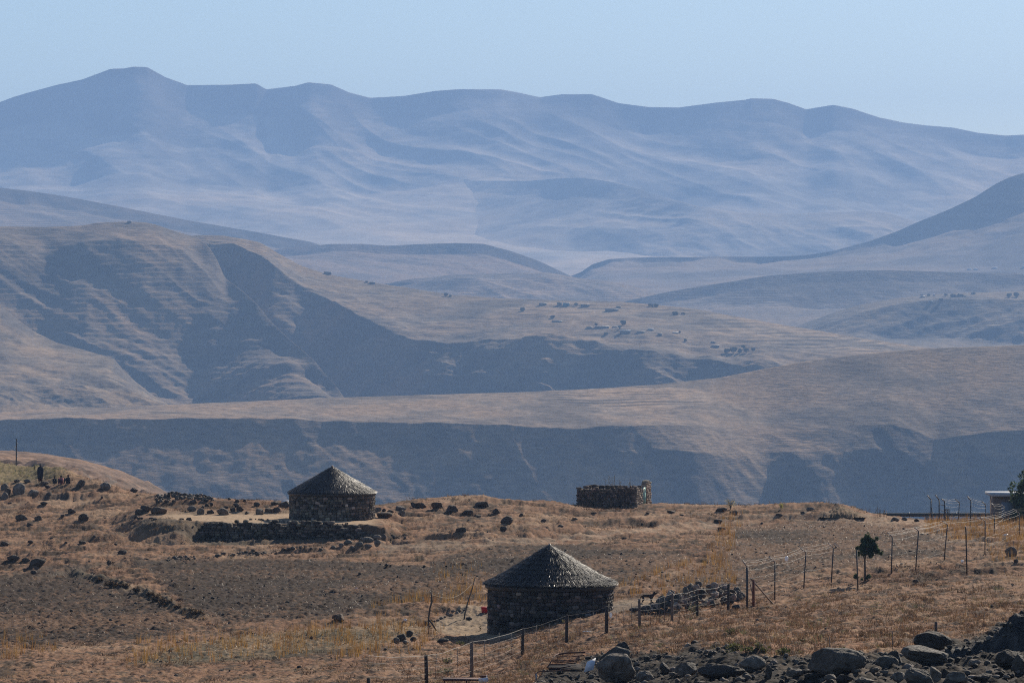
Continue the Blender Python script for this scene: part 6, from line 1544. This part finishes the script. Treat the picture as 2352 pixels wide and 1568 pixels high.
# dog standing side-on, turned a little away
p = hit(*C3(1470, 1352)); k = (110 * .2569 * K * p.y) / .66
e = empty('dog', p, 'thin brown dog standing beside the stone heap', 'dog', rz=.35)
N = [(0, 0, .44), (.16, 0, .45), (.30, 0, .44), (.40, 0, .50), (.47, 0, .58), (.55, 0, .57), (.63, 0, .54), (-.14, 0, .46), (-.24, 0, .46), (-.33, 0, .38), (-.38, 0, .24)]
E = [(0, 1), (1, 2), (2, 3), (3, 4), (4, 5), (5, 6), (0, 7), (7, 8), (8, 9), (9, 10)]
Rr = [.085, .10, .10, .062, .062, .042, .022, .078, .07, .016, .009]
for sy in (-.06, .06):
    b0 = len(N); N += [(.27 + sy * .3, sy, .30), (.26 + sy * .3, sy, .16), (.27 + sy * .3, sy, .03), (.31 + sy * .3, sy, .015)]; Rr += [.045, .026, .02, .022]; E += [(2, b0), (b0, b0 + 1), (b0 + 1, b0 + 2), (b0 + 2, b0 + 3)]
    b0 = len(N); N += [(-.19 + sy * .4, sy, .32), (-.15 + sy * .4, sy, .24), (-.27 + sy * .4, sy, .15), (-.25 + sy * .4, sy, .03), (-.21 + sy * .4, sy, .015)]; Rr += [.06, .038, .023, .019, .022]; E += [(8, b0), (b0, b0 + 1), (b0 + 1, b0 + 2), (b0 + 2, b0 + 3), (b0 + 3, b0 + 4)]
    b0 = len(N); N += [(.455, sy * .7, .635), (.44, sy * .9, .69)]; Rr += [.022, .010]; E += [(4, b0), (b0, b0 + 1)]
N = [(a * k, b * k, c * k) for a, b, c in N]; Rr = [r * k * (1.35 if r < .05 else 1) for r in Rr]
M_dog = mat('dog_coat', color=(.045, .03, .022), rough=.8, spec=.2, var=.5, scale=3.0)
skin('body', N, E, Rr, M_dog, e)

# ------------------------------------------------------------------ far villages
DARKT = [(.10, .10, .075), (.12, .12, .08), (.08, .085, .065)]
def far_tree(L, x, y, w, h, label, group=None, seed=0):
    p = lhit(L, x, y); u = K * p.y * .78; rng = np.random.default_rng(1500 + seed); W, H = w * u, h * u
    cl = [((rng.uniform(-.35, .35) * W, rng.uniform(-.3, .3) * W, rng.uniform(.4, .85) * H), rng.uniform(.16, .26) * W) for _ in range(9)]
    cl.append(((0, 0, H * .8), .2 * W))
    return tree('far_tree', label, p, cl, ([(0, 0, -H * .1), (0, 0, H * .5)], [W * .06, W * .03]), 60 / (W / 6) ** 2 / .6, W * .075, DARKT, 'tree', group, seed=seed)
def far_house(L, x, y, w, h, label, wall=(.19, .16, .13), roof=(.15, .135, .12), name='far_house', door=True, group=None):
    p = lhit(L, x, y); u = K * p.y * .76; W, H = w * u, h * u; D = max(min(W * .8, 5), 3)
    e = empty(name, p, label, 'house', group)
    MB().box((0, D * .3, H * .35), (W, D, H * 1.1), 0, wall).build('wall', M_stone, e)
    MB().box((0, D * .3 - .1, H * .94), (W * 1.06, D * 1.12, H * .13), 0, roof, rx=.06).build('roof', M_paint, e)
    if door: MB().box((W * .12, D * -.2 - .03, H * .36), (min(1.0, W * .2), .1, H * .72), 0, (.02, .02, .022)).build('door', M_wood, e)
    return e
CV = lambda a, b: (1141 + .2854 * a, 637.6 + .2854 * b)
v = .2854
for i, (a, b, w, h, lb, wc, rc_) in enumerate([
    (370, 226, 80, 26, 'low dark house at the left end of the hilltop village', None, None), (505, 228, 50, 34, 'dark house left of the turquoise walled one', None, None), (560, 229, 70, 34, 'house with a turquoise wall in the top row of the village', (.12, .36, .42), None),
    (715, 236, 92, 28, 'wide grey house right of the turquoise walled one', (.16, .15, .15), None), (930, 272, 140, 26, 'long dark house in the middle row of the village', None, None), (980, 243, 48, 15, 'small house behind the long dark middle row house', None, None),
    (845, 412, 150, 26, 'longest dark house in the lower row, beside a pointed tree', None, None), (750, 410, 60, 16, 'low dark hut joined to the left of the longest house', None, None), (950, 402, 60, 13, 'low house right of the longest house', None, (.4, .38, .36)),
    (1030, 450, 110, 32, 'dark house with a pale roof in the lower row', None, (.65, .65, .65)), (1162, 450, 84, 18, 'dark flat house right of the pale roofed one', None, None), (1240, 426, 60, 20, 'house with a thin white roof on the right of the village', (.2, .19, .17), (.7, .7, .7)),
    (1440, 450, 60, 13, 'small house with a pale roof at the right end of the village', None, (.6, .6, .62)), (1312, 470, 44, 26, 'lone square dark house right of the lower row', None, None), (1760, 562, 80, 20, 'long low house left of the dark tree clump', None, None), (1738, 529, 50, 17, 'small house behind the long low one near the tree clump', None, None),
    (488, 360, 108, 18, 'long low house alone on the left below the village', None, None)]):
    far_house(LM, *CV(a, b), w * v, h * v, lb, wc or (.22, .185, .15), rc_ or (.18, .16, .14))
for i, (a, b, w, h, lb) in enumerate([(640, 230, 42, 30, 'bushy dark tree between two houses of the top row'), (800, 390, 34, 28, 'pointed dark tree behind the longest house'), (985, 420, 34, 32, 'round dark tree touching the pale roofed house'), (1015, 382, 64, 46, 'widest round tree above the pale roofed house'),
                                      (455, 330, 48, 22, 'dark tree above the lone low house on the left'), (200, 272, 62, 30, 'dark tree alone left of the village'), (1240, 236, 54, 22, 'left tree of the pair on the right of the top row'), (1287, 236, 50, 24, 'right tree of the pair on the right of the top row'),
                                      (1440, 300, 60, 26, 'dark tree at the right end of the top row, left of two'), (1497, 300, 40, 22, 'smaller dark tree at the right end of the top row'), (1515, 516, 36, 26, 'lone round tree on the pale slope below the village'), (880, 462, 42, 20, 'low dark bush below the longest house'),
                                      (1845, 606, 70, 36, 'leftmost low tree of the dark clump'), (1905, 606, 76, 58, 'tallest tree of the dark clump'), (1955, 608, 60, 40, 'middle tree of the dark clump'), (1987, 578, 44, 40, 'tree standing behind the dark clump'), (2008, 606, 56, 46, 'right hand tree of the dark clump'), (2062, 604, 46, 46, 'rightmost pointed tree of the dark clump'), (1470, 446, 30, 18, 'small tree by the pale roofed house at the right end')]):
    far_tree(LM, *CV(a, b), w * v, h * v, lb, None, i)
CRr = lambda a, b: (711.5 + .1712 * a, 604.1 + .1712 * b); v = .1712
far_house(LM, *CRr(235, 152), 125 * v, 44 * v, 'dark house highest on the ridge skyline, alone on the slope', (.07, .065, .06))
far_house(LM, *CRr(766, 262), 50 * v, 28 * v, 'square dark hut left of the long one on the ridge skyline', (.06, .055, .05), door=False)
far_house(LM, *CRr(842, 276), 104 * v, 30 * v, 'long dark hut right of the square one on the ridge skyline', (.07, .065, .06))
far_tree(LM, *CRr(1832, 446), 76 * v, 46 * v, 'dark tree beside the white roofed hut on the ridge skyline', None, 60)
far_house(LM, *CRr(1885, 452), 44 * v, 40 * v, 'small hut with a bright white roof lower on the ridge skyline', (.10, .09, .08), (.8, .8, .8))
far_house(LB, 297.5, 512.5, 12, 5.5, 'tiny hut on top of the big buttress skyline', (.06, .055, .05), (.05, .045, .045))
CLl = lambda a, b: (2083.4 + .11415 * a, 657.8 + .11415 * b); v = .11415
for i, (a, b, w, h, lb) in enumerate([(285, 205, 76, 50, 'dark tree at the left end of the right hand hill village'), (430, 200, 90, 60, 'dark tree second from left in the right hand hill village'), (780, 200, 90, 56, 'dark tree in the middle of the right hand hill village'), (950, 210, 170, 44, 'low dark hedge of trees left of the white roof on the right hand hill'), (1090, 206, 160, 44, 'dark trees touching the white roof on the right hand hill'), (1340, 160, 110, 44, 'tree right of the white roof on the right hand hill'), (2060, 218, 150, 90, 'left tree of the pair at the right edge hilltop'), (2180, 218, 150, 110, 'right tree of the pair at the right edge hilltop'), (680, 300, 110, 70, 'dark tree below the right hand hill village')]):
    far_tree(LV, *CLl(a, b), w * v, h * v, lb, None, 80 + i)
for a, b, w, h, lb, rc_ in [(547, 188, 46, 40, 'hut with a bright white roof on the left of the right hand hill', (.85, .85, .85)), (1165, 206, 52, 34, 'hut with a bright white roof at the middle of the right hand hill', (.85, .85, .85)), (320, 224, 120, 40, 'long hut with a dull pale roof at the left of the right hand hill', (.4, .4, .42)), (480, 325, 90, 44, 'greenish hut below the right hand hill village', (.15, .28, .26))]:
    far_house(LV, *CLl(a, b), w * v, h * v, lb, (.10, .095, .09), rc_, door=False)
CFf = lambda a, b: (2016.3 + .14269 * a, 590.7 + .14269 * b); v = .14269
for a, b, w, h, lb in [(1475, 208, 90, 26, 'first of three long white sheds on the distant plain, leftmost'), (1580, 203, 90, 26, 'middle one of the long white sheds on the distant plain'), (1890, 190, 112, 22, 'separate white shed right of the others on the distant plain'), (2345, 172, 70, 40, 'white shed at the right edge of the distant plain')]:
    far_house(LR, *CFf(a, b), w * v, h * v, lb, (.6, .6, .6), (.85, .85, .85), door=False)
# ------------------------------------------------------------------ air, sky, sun, camera
SUN_EL, SUN_AZ = R(27), R(25)          # azimuth to the right of straight ahead
hz = MB().box((0, 7900, 160), (17000, 16800, 1000)).build('haze', None)
m, nt, out = newmat('haze_air')
pv = nd(nt, 'ShaderNodeVolumePrincipled')
pv.inputs['Color'].default_value = (.315, .52, .90, 1)
pv.inputs['Density'].default_value = HAZE
pv.inputs['Anisotropy'].default_value = .15
nt.links.new(pv.outputs['Volume'], out.inputs['Volume'])
hz.data.materials.clear(); hz.data.materials.append(m)
tag(hz, kind='stuff')

w = bpy.data.worlds.new('World'); SC.world = w; w.use_nodes = True
nt = w.node_tree; nt.nodes.clear()
sk = nt.nodes.new('ShaderNodeTexSky'); sk.sky_type = 'NISHITA'; sk.sun_disc = False
sk.sun_elevation = SUN_EL; sk.sun_rotation = SUN_AZ
sk.altitude = 2400; sk.air_density = 1.0; sk.dust_density = 1.7; sk.ozone_density = 2.5
bg = nt.nodes.new('ShaderNodeBackground'); bg.inputs['Strength'].default_value = SKY
wo = nt.nodes.new('ShaderNodeOutputWorld')
nt.links.new(sk.outputs['Color'], bg.inputs['Color']); nt.links.new(bg.outputs['Background'], wo.inputs['Surface'])

ld = bpy.data.lights.new('sun', 'SUN'); ld.energy = SUN; ld.angle = R(.53); ld.color = (1, .90, .75)
so = bpy.data.objects.new('sun', ld); COL.objects.link(so)
d = Vector((math.sin(SUN_AZ) * math.cos(SUN_EL), math.cos(SUN_AZ) * math.cos(SUN_EL), math.sin(SUN_EL)))
so.rotation_euler = d.to_track_quat('Z', 'Y').to_euler()
so.location = d * 300

cd = bpy.data.cameras.new('camera'); cam = bpy.data.objects.new('camera', cd); COL.objects.link(cam)
cam.rotation_euler = (R(90), 0, 0); cd.lens = LENS; cd.sensor_width = 36; cd.shift_y = -(784 - HY) / 2352.0
cd.clip_start = .5; cd.clip_end = 40000
SC.camera = cam
vs = SC.view_settings
vs.view_transform = 'Standard'; vs.look = 'None'; vs.exposure = EXPO; vs.gamma = 1; vs.use_curve_mapping = False
cy = SC.cycles
cy.max_bounces = 5; cy.diffuse_bounces = 2; cy.glossy_bounces = 2; cy.transmission_bounces = 2; cy.volume_bounces = 1
cy.use_denoising = False
SC.cycles.filter_width = 1.1
